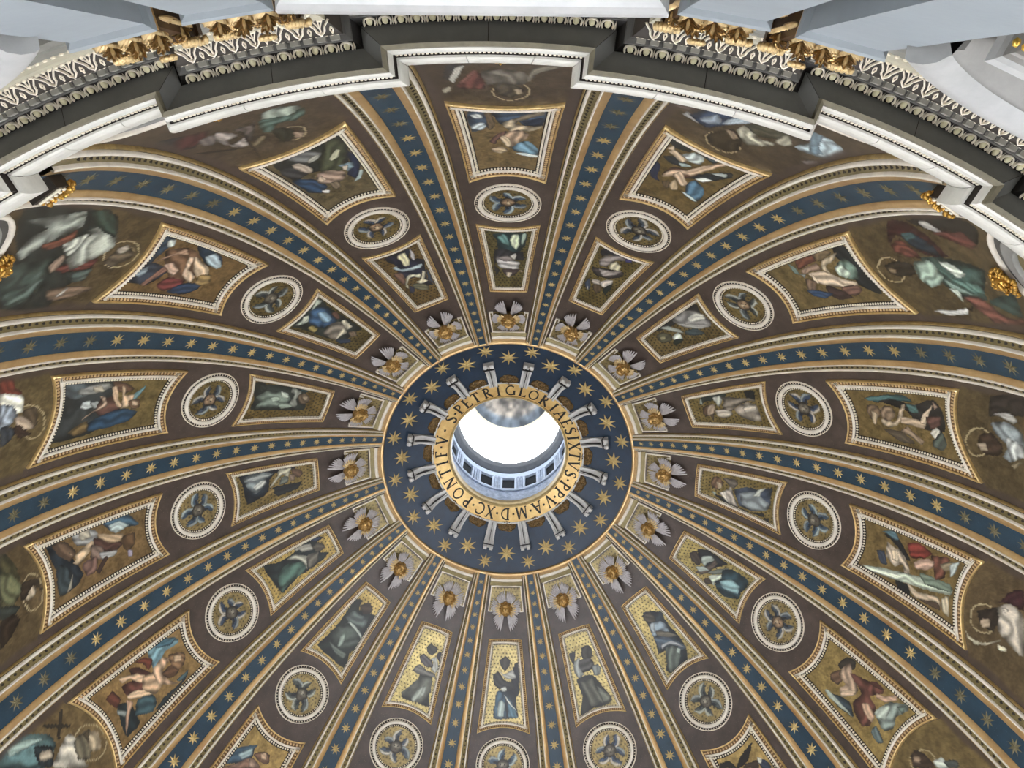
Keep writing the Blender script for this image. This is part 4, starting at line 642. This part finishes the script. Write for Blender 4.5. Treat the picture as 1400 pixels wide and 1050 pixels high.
for ch, azc in TEXT:
    b = MB(); wl = LW[ch]
    for path, tk in LET[ch]:
        for i in range(len(path) - 1):
            (xa, ya), (xb, yb_) = path[i], path[i + 1]; L = math.hypot(xb - xa, yb_ - ya); nx, ny = -(yb_ - ya) / L * tk / 2, (xb - xa) / L * tk / 2
            ex, ey = (xb - xa) / L * .012, (yb_ - ya) / L * .012
            q = [(xa - nx - ex, ya - ny - ey), (xb - nx + ex, yb_ - ny + ey), (xb + nx + ex, yb_ + ny + ey), (xa + nx - ex, ya + ny - ey)]
            b.box([ringpt(x - wl / 2, y, azc, .005) for x, y in q] + [ringpt(x - wl / 2, y, azc, .03) for x, y in q])
    b.build('letter' if ch != '.' else 'dot', ink_m, face, False, (0, 0, RZ))

# ================================================================== LANTERN
lant_m = mat('pale_blue_marble', 'c8d4e6', .45, 0, .12, 2.0, .1, 10)
lantb_m = mat('blue_veined_marble', '93a6c4', .4, 0, .35, 3.5, .1, 10, hx2='c3cfe2')
lcor_m = mat('grey_lantern_cornice', '55585c', .5, 0, .2, 3.0)
lan = thing('lantern', 'bright marble lantern drum seen through the lettered ring', 'lantern', (0, 0, 48.5))
lo = (0, 0, 48.5)
lat([(3.5, 48.6), (3.85, 48.7), (3.85, 48.9)], 'sill', lcor_m, lan, lo)
lat([(3.82, 48.9), (3.82, 50.75)], 'dado', lantb_m, lan, lo)
lat([(3.82, 52.75), (3.8, 53.4)], 'frieze', lant_m, lan, lo)
lat([(3.8, 53.4), (3.7, 53.45), (3.68, 53.6), (3.5, 53.7), (3.48, 53.85), (3.4, 53.95), (3.38, 54.15), (3.9, 54.3)], 'lantern_cornice', lcor_m, lan, lo)
lat([(3.74, 50.7), (3.70, 50.8), (3.82, 50.88)], 'string_course', lant_m, lan, lo)
lwin_m = mat('dark_lantern_opening', '0c1218', .9, 0, .3, 3.0)
lant_blind_m = mat('pale_shutter', '9db4c4', .5)
for k in KS:
    az0 = 22.5 * k; X = lambda x, y, z: tuple(cyl(az0 + math.degrees(x / 3.82), 3.82 - y, z))
    def cb(mb, x0, x1, y0, y1, z0, z1): mb.box([X(x0,y0,z0),X(x1,y0,z0),X(x1,y1,z0),X(x0,y1,z0),X(x0,y0,z1),X(x1,y0,z1),X(x1,y1,z1),X(x0,y1,z1)])
    b = MB(); cb(b, -.44, .44, -.14, -.1, 50.9, 52.6); b.build('opening', lwin_m, lan, off=lo)
    b = MB()
    for q in ((-.54, -.40, -.1, .07, 50.8, 52.7), (.40, .54, -.1, .07, 50.8, 52.7), (-.54, .54, -.1, .08, 52.55, 52.72), (-.54, .54, -.1, .08, 50.75, 50.92)): cb(b, *q)
    b.build('window_frame', lant_m, lan, off=lo)
    b = MB(); cb(b, .54, .96, -.1, 0, 50.7, 52.75); b.build('pier', lant_m, lan, off=lo)
    b = MB()
    for x0 in (.57, .78): cb(b, x0, x0 + .14, 0, .09, 50.85, 52.7)
    b.build('pilaster_pair', lantb_m, lan, off=lo)
    b = MB(); cb(b, -.5, .5, -.02, .0, 54.9, 58.3); b.build('bright_pane', emit('lantern_daylight', 'f4f9ff', 4.5) if 'lantern_daylight' not in bpy.data.materials else bpy.data.materials['lantern_daylight'], lan, off=lo)
b = MB()
for k in KS:
    if k == -7 or k == 7: pass
lat([(3.9, 54.3), (3.9, 58.6)], 'upper_wall', mat('white_plaster', 'e4e6e8', .6, 0, .03), lan, lo)
lat([(3.9, 58.6), (3.7, 58.8), (3.68, 59.0), (3.3, 59.4), (3.22, 59.45), (3.05, 59.7), (3.0, 59.9)], 'cap_moulding', mat('cream_cap_moulding', 'd9cdb4', .5), lan, lo)
cap = thing('cap_mosaic', 'small cloudy mosaic ceiling at the very top of the lantern', 'mosaic', (0, 0, 59.9))
rg = np.linspace(.001, 1, 30); ag = np.linspace(0, 2 * np.pi, 97); Rg, Ag = np.meshgrid(rg, ag, indexing='ij'); Xg = 3.0 * Rg * np.cos(Ag); Yg = 3.0 * Rg * np.sin(Ag)
cl = vnoise(Xg * 1.6 + 3, Yg * 1.6 + 3, 3) * .6 + vnoise(Xg * 4 + 7, Yg * 4, 4) * .4
colr = hexrgb('8a8482') * (1 - cl[..., None]) + hexrgb('d9c8b0') * cl[..., None]; gm = np.clip(1 - Rg / .5, 0, 1)[..., None]; colr = colr * (1 - gm) + hexrgb('e8c878') * gm
bl = np.clip((Rg - .8) / .08, 0, 1)[..., None]; colr = colr * (1 - bl) + hexrgb('7b8794') * bl
ob('painting', grid_mesh('painting', np.stack([Xg, Yg, 1.5 * np.sqrt(np.clip(1 - Rg ** 2, 0, 1))], -1), np.clip(colr.reshape(-1, 3) * (.42 + .5 * np.repeat(np.clip((cl.reshape(-1, 1) - .25) * 2, 0, 1), 3, 1)), 0, 1), pm), cap)
# ================================================================== ARCH FRAMES AND MASKS AT THE DOME FOOT
th0 = 0.0; off = D(0, 0, 0); yc_ = rad(.6) * RR
def arch(prof, name, m_):
    a = np.linspace(0, np.pi, 40); b = MB()
    b.grid(np.stack([F(r * np.cos(a), yc_ + r * np.sin(a), h, 0) for r, h in prof], 1)); return b.mesh(name, m_, True, off)
ar1 = arch([(2.52, 0), (2.52, .1), (2.49, .15), (2.42, .16), (2.36, .13), (2.34, .05)], 'white_arch', white_m)
ar2 = arch([(2.34, .05), (2.2, .03), (2.1, .06)], 'dark_band', dstone_m)
ar3 = arch([(2.1, .06), (2.08, .12), (2.0, .13), (1.7, .12), (1.66, .17), (1.58, .18), (1.55, .05)], 'grey_arch', mat('grey_stucco', '8b8a84', .5, 0, .12, 2))
b = MB(); a = np.linspace(0, np.pi, 25); q = np.linspace(0, 1.56, 5); b.grid(np.stack([F(r * np.cos(a), yc_ + r * np.sin(a), .05, 0) for r in q], 1)); ar4 = b.mesh('tympanum', olive_m, True, off)
mg_m = mat('mask_gilding', 'bf9446', .3, .75, .25, 4.0, .3, 20)
mask_hr = hairmesh(1.0, mg_m, 9)
b = MB(); r_ = random.Random(4)
for i in range(26):
    a_ = rad(200 + 320 * i / 25); b.add(*ell((.47 * math.cos(a_), .47 * math.sin(a_), .3 + r_.uniform(-.05, .1)), (.09, .09, .1), 7, 5))
for q in (-1, 1):
    for i in range(12):
        t = i / 11; rr_ = .2 * (1 - t * .7); b.add(*ell((q * (.42 + rr_ * math.cos(t * 7)), .18 + rr_ * math.sin(t * 7), .35), (.05, .05, .08), 6, 4))
mask_gar = b.mesh('garland', mg_m, True)
for k in KS:
    e = thing('arch_frame', 'white and grey arched stucco frame at dome foot, %s' % where(k), 'frame', D(22.5 * k, 0, 0), rad(22.5 * k), 'arched frames at the dome foot')
    for me in (ar1, ar2, ar3, ar4): ob(me.name.split('.')[0], me, e)
    e = thing('gilded_mask', 'gilded mask with garland on crown of arch, %s' % where(k), 'ornament', (0, 0, 0), 0, 'gilded masks on the arches')
    e.matrix_world = lathe_frame(22.5 * k, 6.2, .02) @ Matrix.Rotation(rad(180), 4, 'Z') @ Matrix.Diagonal((.95, .95, .75, 1))
    h_ = ob('head', mhd_me, e); ob('hair', mask_hr, h_); ob('garland', mask_gar, e)
# rib feet
b = MB(); b.box([(-.42,-.5,0),(.42,-.5,0),(.42,.2,0),(-.42,.2,0),(-.42,-.5,.42),(.42,-.5,.42),(.42,.2,.42),(-.42,.2,.42)]); rf1 = b.mesh('foot_block', dark_m)
b = MB()
for i in range(5): b.add(*ell((-.3 + .15 * i, .02, .44), (.05, .1, .05), 7, 5))
b.box([(-.36,-.3,.4),(.36,-.3,.4),(.36,-.16,.4),(-.36,-.16,.4),(-.36,-.3,.47),(.36,-.3,.47),(.36,-.16,.47),(-.36,-.16,.47)]); rf2 = b.mesh('egg_row', bead_m, True)
b = MB(); r_ = random.Random(8)
for i in range(60):
    x = r_.uniform(-.5, .5); b.add(*ell((x, .28 + .12 * math.cos(x * 4) + r_.uniform(-.14, .14), .3 + r_.uniform(0, .2)), (r_.uniform(.035, .1), r_.uniform(.035, .1), .08), 7, 5))
rf3 = b.mesh('gilded_garland', mg_m, True)
for k in KS:
    az0 = 22.5 * k - 11.25; side = 'left' if k <= 0 else 'right'; idx = (1 - k) if k <= 0 else k
    wd = ['', 'first', 'second', 'third', 'fourth', 'fifth', 'sixth', 'seventh', 'eighth'][idx]
    e = thing('rib_foot', 'gilded garland and egg row at foot of rib, %s %s of top centre' % (wd, side), 'ornament', (0, 0, 0), 0, 'gilded feet of the ribs')
    e.matrix_world = lathe_frame(az0, .7, .2)
    ob('foot_block', rf1, e); ob('egg_row', rf2, e); ob('gilded_garland', rf3, e)
# ================================================================== GREAT CORNICE
PJ = .38; RREF = 20.68
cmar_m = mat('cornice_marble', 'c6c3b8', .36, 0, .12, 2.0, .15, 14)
def columns(prof, i, nr=9, np_=13):
    """columns of one bay: recessed arc then projecting block; returns (cols, profile, 3)"""
    cb_ = 11.25 + 22.5 * i; out = []
    for part, n in (('r', nr), ('p', np_)):
        for j in range(n):
            t = j / (n - 1); row = []
            for r, z in prof:
                o = math.degrees((RREF - r) / r); hw = 6.72 + o; rc = 22.5 - 2 * hw
                if part == 'r': az = cb_ - hw - rc + rc * t; rr_ = r
                else: az = cb_ - hw + 2 * hw * t; rr_ = r - PJ
                row.append(cyl(az, rr_, z))
            out.append(row)
    return np.array(out)
cor = bpy.data.objects.new('trim_1', None); COL.objects.link(cor); cor['kind'] = 'structure'; cor.location = (0, 0, 16.5); co_ = (0, 0, 16.5)
def full(prof, name, m_, smooth=False):
    G = np.concatenate([columns(prof, i) for i in range(16)]); b = MB(); b.grid(G, cu=True); return b.build(name, m_, cor, smooth, co_)
NEAR = [-3, -2, -1, 0, 1, 2]
def blocks(prof, name, m_, step_r, step_p):
    for i in [x % 16 for x in NEAR]:
        G = columns(prof, i, 9, 13); gn = columns(prof, (i + 1) % 16, 9, 13)
        G = np.concatenate([G, gn[:1]])
        cuts = list(range(0, 8, step_r)) + [8] + list(range(9 + step_p, 21, step_p)) + [22]
        cuts = sorted(set(cuts)); 
        for a_, b_ in zip(cuts[:-1], cuts[1:]):
            S_ = G[a_:b_ + 1].copy()
            if len(S_) > 1:
                d = S_[1] - S_[0]; L = np.linalg.norm(d, axis=1)[:, None]; S_[0] = S_[0] + d / L * .006
                d = S_[-2] - S_[-1]; L = np.linalg.norm(d, axis=1)[:, None]; S_[-1] = S_[-1] + d / L * .006
            mb = MB(); mb.grid(S_); mb.build(name, m_, cor, False, co_)
    far = MB()
    for i in range(16):
        if (i in [x % 16 for x in NEAR]): continue
        far.grid(np.concatenate([columns(prof, i), columns(prof, (i + 1) % 16)[:1]]))
    far.build(name, m_, cor, False, co_, kind='stuff')
full([(22.3, 19.0), (21.6, 18.75), (20.86, 18.62), (20.84, 18.5)], 'cornice_top', cmar_m)
full([(22.5, 18.3), (20.95, 18.3)], 'cornice_core', dark_m)
cyma = [(20.84, 18.5), (20.70, 18.45), (20.665, 18.2), (20.655, 17.95), (20.662, 17.8), (20.68, 17.67), (20.71, 17.58), (20.75, 17.53), (20.79, 17.53), (20.79, 17.58)]
blocks(cyma, 'cyma_block', cmar_m, 3, 4)
full([(20.79, 17.58), (20.83, 17.54), (20.87, 17.40), (20.83, 17.36)], 'bead_channel', dark_m)
full([(20.83, 17.36), (20.86, 17.20), (20.90, 17.16)], 'white_fillet', cmar_m)
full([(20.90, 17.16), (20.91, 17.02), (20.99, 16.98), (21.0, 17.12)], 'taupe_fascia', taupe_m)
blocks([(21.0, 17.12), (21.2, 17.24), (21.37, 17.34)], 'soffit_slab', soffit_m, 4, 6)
full([(21.37, 17.34), (21.39, 17.36), (21.44, 17.26), (21.53, 17.14), (21.52, 17.08)], 'egg_channel', ink_m)
full([(21.51, 17.12), (21.52, 17.04), (21.62, 17.02), (21.65, 16.84)], 'dentil_bed', dstone_m)
full([(21.65, 16.84), (21.62, 16.78), (21.64, 16.72), (21.86, 16.5), (21.85, 16.46)], 'leaf_channel', dark_m)
full([(21.85, 16.46), (21.86, 16.36), (21.9, 16.33), (21.9, 16.02), (21.93, 16.0)], 'fascia', mat('beige_stone', 'a39c86', .55, 0, .15, 2))
full([(21.93, 16.0), (21.94, 15.6), (21.98, 15.58), (21.99, 15.2), (22.4, 15.15)], 'architrave', mat('grey_stone', '7d7b72', .55, 0, .15, 2))
def azlist(r, step, lo_=-37, hi_=37, gap=.0):
    """(az, radius) positions along recessed and projecting runs at base radius r"""
    out = []
    o = math.degrees((RREF - r) / r); hw = 6.72 + o
    for i in range(-3, 3):
        cb_ = 11.25 + 22.5 * i
        for a0, a1, rr_ in ((cb_ - 22.5 + hw, cb_ - hw, r), (cb_ - hw, cb_ + hw, r - PJ)):
            a0_, a1_ = a0 + gap, a1 - gap; n = max(1, int(round(rad(a1_ - a0_) * rr_ / step)))
            for j in range(n):
                a_ = a0_ + (a1_ - a0_) * (j + .5) / n
                if lo_ < a_ < hi_: out.append((a_, rr_))
    return out
def cylframe(az, r, z, tilt=0.0):
    a = rad(az); X = Vector((math.cos(a), math.sin(a), 0)); rr_ = Vector((-math.sin(a), math.cos(a), 0))
    Z = (rr_ * math.cos(tilt) - zz * math.sin(tilt)); Y = Z.cross(X)
    m_ = Matrix((X, Y, Z)).transposed().to_4x4(); m_.translation = Vector(cyl(az, r, z)) - Vector(co_); return m_
# x clockwise, y up the moulding, z towards the viewer below
b = MB(); b.add(*ell((0, .0, .0), (.062, .085, .06), 10, 7)); egg_me = b.mesh('egg', egg_m, True)
b = MB()
a_ = np.linspace(rad(-30), rad(210), 15); ring_ = []
for rr1, h1 in ((.128, .0), (.12, .045), (.098, .045), (.088, .0)): ring_.append([(rr1 * math.cos(t), -.02 + rr1 * 1.0 * math.sin(t), h1) for t in a_])
b.grid(np.array(ring_).transpose(1, 0, 2)); shell_me = b.mesh('egg_shell', cream_m, True)
b = MB(); b.add([(0, .09, .02), (-.022, -.03, .01), (0, -.085, .05), (.022, -.03, .01), (0, -.02, .06)], [(0, 1, 4), (1, 2, 4), (2, 3, 4), (3, 0, 4)]); 
dart_me = b.mesh('dart', cream_m)
el = azlist(21.42, .29, gap=.25)
for a_, r in el:
    ob('egg', egg_me, cor, mat=cylframe(a_, r + .02, 17.235, .95)); ob('egg_shell', shell_me, cor, mat=cylframe(a_, r + .02, 17.235, .95))
    ob('dart', dart_me, cor, mat=cylframe(a_ + math.degrees(.145 / r), r + .02, 17.235, .95))
b = MB(); b.box([(-.08,-.1,-.1),(.08,-.1,-.1),(.08,.08,-.1),(-.08,.08,-.1),(-.08,-.1,.07),(.08,-.1,.07),(.08,.08,.07),(-.08,.08,.07)]); den_me = b.mesh('dentil', mat('dentil_stone', '8e8a7e', .6, 0, .1, 2))
for a_, r in azlist(21.61, .245, gap=.2): ob('dentil', den_me, cor, mat=cylframe(a_, r, 16.98, 0))
def ribbon(mb, pts, w_, h0, h1):
    for (xa, ya), (xb, yb2) in zip(pts[:-1], pts[1:]):
        L = math.hypot(xb - xa, yb2 - ya); nx, ny = -(yb2 - ya) / L * w_ / 2, (xb - xa) / L * w_ / 2
        mb.box([(xa - nx, ya - ny, h0), (xb - nx, yb2 - ny, h0), (xb + nx, yb2 + ny, h0), (xa + nx, ya + ny, h0), (xa - nx*.4, ya - ny*.4, h1), (xb - nx*.4, yb2 - ny*.4, h1), (xb + nx*.4, yb2 + ny*.4, h1), (xa + nx*.4, ya + ny*.4, h1)])
b = MB()
for q in (-1, 1):
    ribbon(b, [(0, -.17), (q * .07, -.09), (q * .09, .02), (q * .14, .1), (q * .2, .19)], .045, 0, .07)
    ribbon(b, [(0, -.02), (q * .03, .06), (q * .09, .2)], .03, 0, .05)
ribbon(b, [(0, -.1), (0, .2)], .03, 0, .05)
ribbon(b, [(.2, -.16), (.17, -.06), (.2, .02), (.23, -.06), (.2, -.16)], .03, 0, .05)
lf_me = b.mesh('leaf_motif', cream_m)
for a_, r in azlist(21.72, .40, gap=.2): ob('leaf_motif', lf_me, cor, mat=cylframe(a_, r + .03, 16.62, .8) @ Matrix.Diagonal((1, .85, .7, 1)))
b = MB()
for a_, r in azlist(20.85, .082, gap=.1):
    M4 = cylframe(a_, r - .005, 17.47, .2); V = [tuple(M4 @ Vector(q)) for q in ((-.027,-.045,0),(.027,-.045,0),(.027,.045,0),(-.027,.045,0),(-.02,-.035,.03),(.02,-.035,.03),(.02,.035,.03),(-.02,.035,.03))]; b.box(V)
b.build('bead_row', bead_m, cor, kind='stuff')
for zz_, rr0, st, sz in ((16.41, 21.85, .13, .05), (15.98, 21.92, .16, .05), (16.8, 21.63, .1, .03)):
    b = MB()
    for a_, r in azlist(rr0, st, gap=.1):
        M4 = cylframe(a_, r, zz_, .4); V, f_ = ell((0, 0, 0), (sz, sz * .7, sz * .7), 6, 4); b.add([tuple(M4 @ Vector(q)) for q in V], f_)
    b.build('pearl_row', bead_m, cor, kind='stuff')
# ================================================================== PILASTERS WITH GILDED CAPITALS
shaft_m = stone_m
def P3(az0, x, y, z):
    """x clockwise along wall, y inward from r=22.15, z height; returned relative to wall point"""
    a = rad(az0); X = Vector((math.cos(a), math.sin(a), 0)); Yv = Vector((-math.sin(a), math.cos(a), 0)); return X * x + Yv * y + zz * z
def qb(x0, x1, y0, y1, z0, z1): return [(x0,y0,z0),(x1,y0,z0),(x1,y1,z0),(x0,y1,z0),(x0,y0,z1),(x1,y0,z1),(x1,y1,z1),(x0,y1,z1)]
HW = .535
b = MB(); b.box(qb(-HW, HW, 0, .78, 0, 14.2)); sh_me = b.mesh('shaft', shaft_m)
b = MB()
G = []
for y_, z_ in ((.78, 14.2), (.86, 14.24), (.89, 14.32), (.86, 14.4), (.80, 14.42)): 
    o = y_ - .78; G.append([(-HW - o, 0, z_), (-HW - o, y_, z_), (HW + o, y_, z_), (HW + o, 0, z_)])
b.grid(np.array(G)); as_me = b.mesh('astragal', shaft_m)
b = MB()
G = []
for y_, z_ in ((.80, 14.42), (.85, 14.44), (.85, 14.5), (.8, 14.52)):
    o = y_ - .78; G.append([(-HW - o, 0, z_), (-HW - o, y_, z_), (HW + o, y_, z_), (HW + o, 0, z_)])
b.grid(np.array(G)); gl_me = b.mesh('gilt_line', tan_m)
b = MB(); b.box([(-.48,0,14.5),(.48,0,14.5),(.48,.74,14.5),(-.48,.74,14.5),(-.56,0,16.1),(.56,0,16.1),(.56,.84,16.1),(-.56,.84,16.1)]); bell_me = b.mesh('bell', mat('dark_gilded_bell', '4a3520', .5, .3, .4, 5))
b = MB(); b.box(qb(-.6, .6, 0, .84, 16.1, 16.28)); aba_me = b.mesh('abacus', mat('dark_gilded_bell', '4a3520', .5, .3, .4, 5))
b = MB()
for i in range(13): b.add(*ell((-.6 + .1 * i, .84, 16.12), (.036, .05, .05), 6, 4))
abd_me = b.mesh('abacus_beads', bead_m, True)
def acanthus(W, H, seed):
    """stem with side lobes and a curled tip made of a fan of lobes seen from below"""
    b = MB(); r_ = random.Random(seed)
    b.add(*ell((0, .04, H * .45), (W * .28, .05, H * .5), 8, 6))
    for i in range(-3, 4):                      # lobes up the stem
        if i == 0: continue
        s_ = 1 if i > 0 else -1; zz1 = H * (.2 + .2 * abs(i)); V, f = feather(W * .75, W * .2, 0, .03)
        V = [(x * .3 + s_ * y, .05 + z + .14 * (y / W) ** 2, zz1 + x + y * .5) for x, y, z in V]; b.add(V, f); b.add([(v[0], v[1] - .015, v[2]) for v in V], [tuple(reversed(q)) for q in f])
    for i in range(-3, 4):                      # curled fan at the tip
        a_ = i * .5 + r_.uniform(-.05, .05); L = .2 - .012 * abs(i); V, f = feather(L, .035, 0, .0)
        V = [((x * math.cos(a_) + y * math.sin(a_)), .12 + y * math.cos(a_) - x * math.sin(a_), H + .02 - .5 * y * y / L + z) for x, y, z in V]
        b.add(V, f); b.add([(v[0], v[1], v[2] - .02) for v in V], [tuple(reversed(q)) for q in f])
    b.add(*ell((0, .2, H - .03), (.035, .1, .03), 7, 5))
    return b.mesh('acanthus_leaf', capgold_m, False)
ac = [acanthus(.2, .55, i) for i in range(3)] ; ac2 = [acanthus(.24, .75, i + 5) for i in range(3)]
b = MB()
for i in range(22):
    t = i / 21; a_ = t * 9.5; q = .2 * (1 - t * .8); b.add(*ell((q * math.cos(a_), 0, q * math.sin(a_)), (.05, .07, .05), 6, 4))
vol_me = b.mesh('volute', capgold_m, True)
b = MB(); r_ = random.Random(5)
for i in range(9):
    a_ = i * 2 * math.pi / 8; b.add(*ell((.1 * math.cos(a_) * (i < 8), .06, .1 * math.sin(a_) * (i < 8)), (.06, .05, .06), 6, 4))
ros_me = b.mesh('rosette', capgold_m, True)
b = MB()
for q in (-1, 1):
    for i in range(16):
        a_ = i * .42; q_ = .105 * (1 - i / 24); b.add(*ell((q * (.02 + q_ * math.cos(a_)), q_ * math.sin(a_), .01 * i), (.022, .022, .03), 6, 4))
scr_me = b.mesh('scroll', mat('pale_gold', 'd0b078', .35, .5, .2, 5), True)
ZB = -1.6
ps = []
for sgn in (-1, 1):
    for base_ in (11.25,):
        for inner in (True, False):
            for far_ in (0, 22.5):
                ps.append((sgn, inner, base_ + far_))
for sgn, inner, cb_ in ps:
    az0 = sgn * (cb_ + (-2.15 if inner else 2.25))
    side = 'left' if sgn < 0 else 'right'; 
    o_ = 'nearer the top centre' if inner else 'farther from the top centre'; wh_ = '' if cb_ < 20 else 'outermost '
    e = thing('pilaster', 'blue-grey pilaster with gilded capital, %s%s pair, %s' % (wh_, side, o_), 'pilaster', cyl(az0, 22.15, ZB), rad(az0), 'paired pilasters of the drum')
    # canonical frame of an Empty at (0,-22.15): x clockwise, y towards the axis
    dz = Matrix.Translation((0, 0, 0))
    for nm, me in (('shaft', sh_me), ('astragal', as_me), ('gilt_line', gl_me), ('bell', bell_me), ('abacus', aba_me), ('abacus_beads', abd_me)): ob(nm, me, e)
    for tier, (mm, z0, xs_) in enumerate(((ac, 14.52, (-.36, 0, .36)), (ac2, 14.85, (-.54, -.18, .18, .54)))):
        for j, x in enumerate(xs_): ob('acanthus_leaf', mm[j % 3], e, mat=Matrix.Translation((x, .72 if abs(x) < .5 else .6, z0)))
    for s_ in (-1, 1):
        ob('acanthus_leaf', ac2[0], e, mat=Matrix.Translation((s_ * .5, .35, 14.8)) @ Matrix.Rotation(rad(-90 * s_), 4, 'Z'))
        ob('acanthus_leaf', ac[1], e, mat=Matrix.Translation((s_ * .48, .3, 14.5)) @ Matrix.Rotation(rad(-90 * s_), 4, 'Z'))
        ob('volute', vol_me, e, mat=Matrix.Translation((s_ * .56, .92, 15.85)))
    ob('rosette', ros_me, e, mat=Matrix.Translation((0, .96, 16.15)))
    for x in (-.45, -.15, .15, .45): ob('scroll', scr_me, e, mat=Matrix.Translation((x, .84, 15.3 + .25 * (abs(x) > .3))))
# ================================================================== WINDOW PEDIMENTS
peprof = [(0, 0, 0), (.55, 0, 0), (.6, .12, 0), (.84, .16, 0), (.86, .24, 0), (.93, .26, 0)]
lipprof = [(.93, .26), (.97, .3), (1.06, .38), (1.13, .52), (1.15, .68), (1.12, .76), (1.0, .8), (.3, .95), (0, .95)]
def straight(prof, hw, z0, name, m_, cap_=False):
    b = MB(); G = []
    for y_, z_ in prof:
        o = y_ - .93; w_ = hw + o; G.append([(-w_, 0, z0 + z_), (-w_, y_, z0 + z_), (w_, y_, z0 + z_), (w_, 0, z0 + z_)])
    b.grid(np.array(G)); return b.mesh(name, m_, False)
def curved(prof, hw, z0, rise, name, m_, smooth=True):
    b = MB(); R0 = (hw ** 2 + rise ** 2) / (2 * rise); zc_ = z0 + rise - R0; a0 = math.asin(hw / R0); G = []
    for t in np.linspace(-1, 1, 25):
        a_ = a0 * t; G.append([((R0 + q) * math.sin(a_), y_, zc_ + (R0 + q) * math.cos(a_)) for y_, q in prof])
    b.grid(np.array(G)); b.add(np.array(G[0]), [tuple(range(len(prof)))]); b.add(np.array(G[-1]), [tuple(reversed(range(len(prof))))]); return b.mesh(name, m_, smooth)
pp = [(a_, b_) for a_, b_, c_ in peprof]
Z0 = 11.35 + 1.6
grey_pl = mat('grey_plaster', '8f8c86', .55, 0, .12, 2)
ped_m = mat('pediment_stucco', 'a9a8a4', .4, 0, .12, 2)
yel_m = mat('sunlit_gilt_row', 'd9b04a', .3, .6, .2, 6, .3, 30)
for az0, kind_ in ((0, 's'), (22.5, 'c'), (-22.5, 'c')):
    nm = {0: 'window pediment with long plain white lip along top edge', 22.5: 'arched window pediment at the top right corner', -22.5: 'arched window pediment at the top left edge'}[az0]
    e = thing('window_pediment', nm, 'pediment', cyl(az0, 22.15, ZB), rad(az0), 'window pediments of the drum')
    hw = 2.28
    if kind_ == 's':
        ob('bed_moulding', straight(pp, hw, Z0, 'bed_moulding', dstone_m), e); ob('lip', straight(lipprof, hw, Z0, 'lip', ped_m), e)
    else:
        ob('bed_moulding', straight([(y * .8, z) for y, z in pp], hw - .1, Z0 - .5, 'bed_moulding', grey_pl), e)
        ob('lower_lip', straight([(.74, .26), (.8, .3), (.84, .42), (.8, .5), (0, .52)], hw - .1, Z0 - .5, 'lower_lip', ped_m), e)
        ob('arched_bed', curved(pp, hw, Z0 - .25, 1.1, 'arched_bed', grey_pl), e); ob('arched_lip', curved(lipprof, hw, Z0 - .25, 1.1, 'arched_lip', ped_m), e)
        b = MB(); 
        for i in range(34): b.add(*ell((-2.05 + i * .124, .62, Z0 - .52), (.05, .06, .05), 6, 4))
        ob('gilt_row', b.mesh('gilt_row', yel_m, True), e, kind='stuff')
        b = MB(); b.box(qb(-2.1, 2.1, .0, .5, Z0 - 1.1, Z0 - .5)); ob('frieze', b.mesh('frieze', grey_pl), e)
        b = MB(); b.box(qb(-2.1, 2.1, .0, .58, Z0 - 1.22, Z0 - 1.1)); ob('lower_band', b.mesh('lower_band', capgold_m), e)
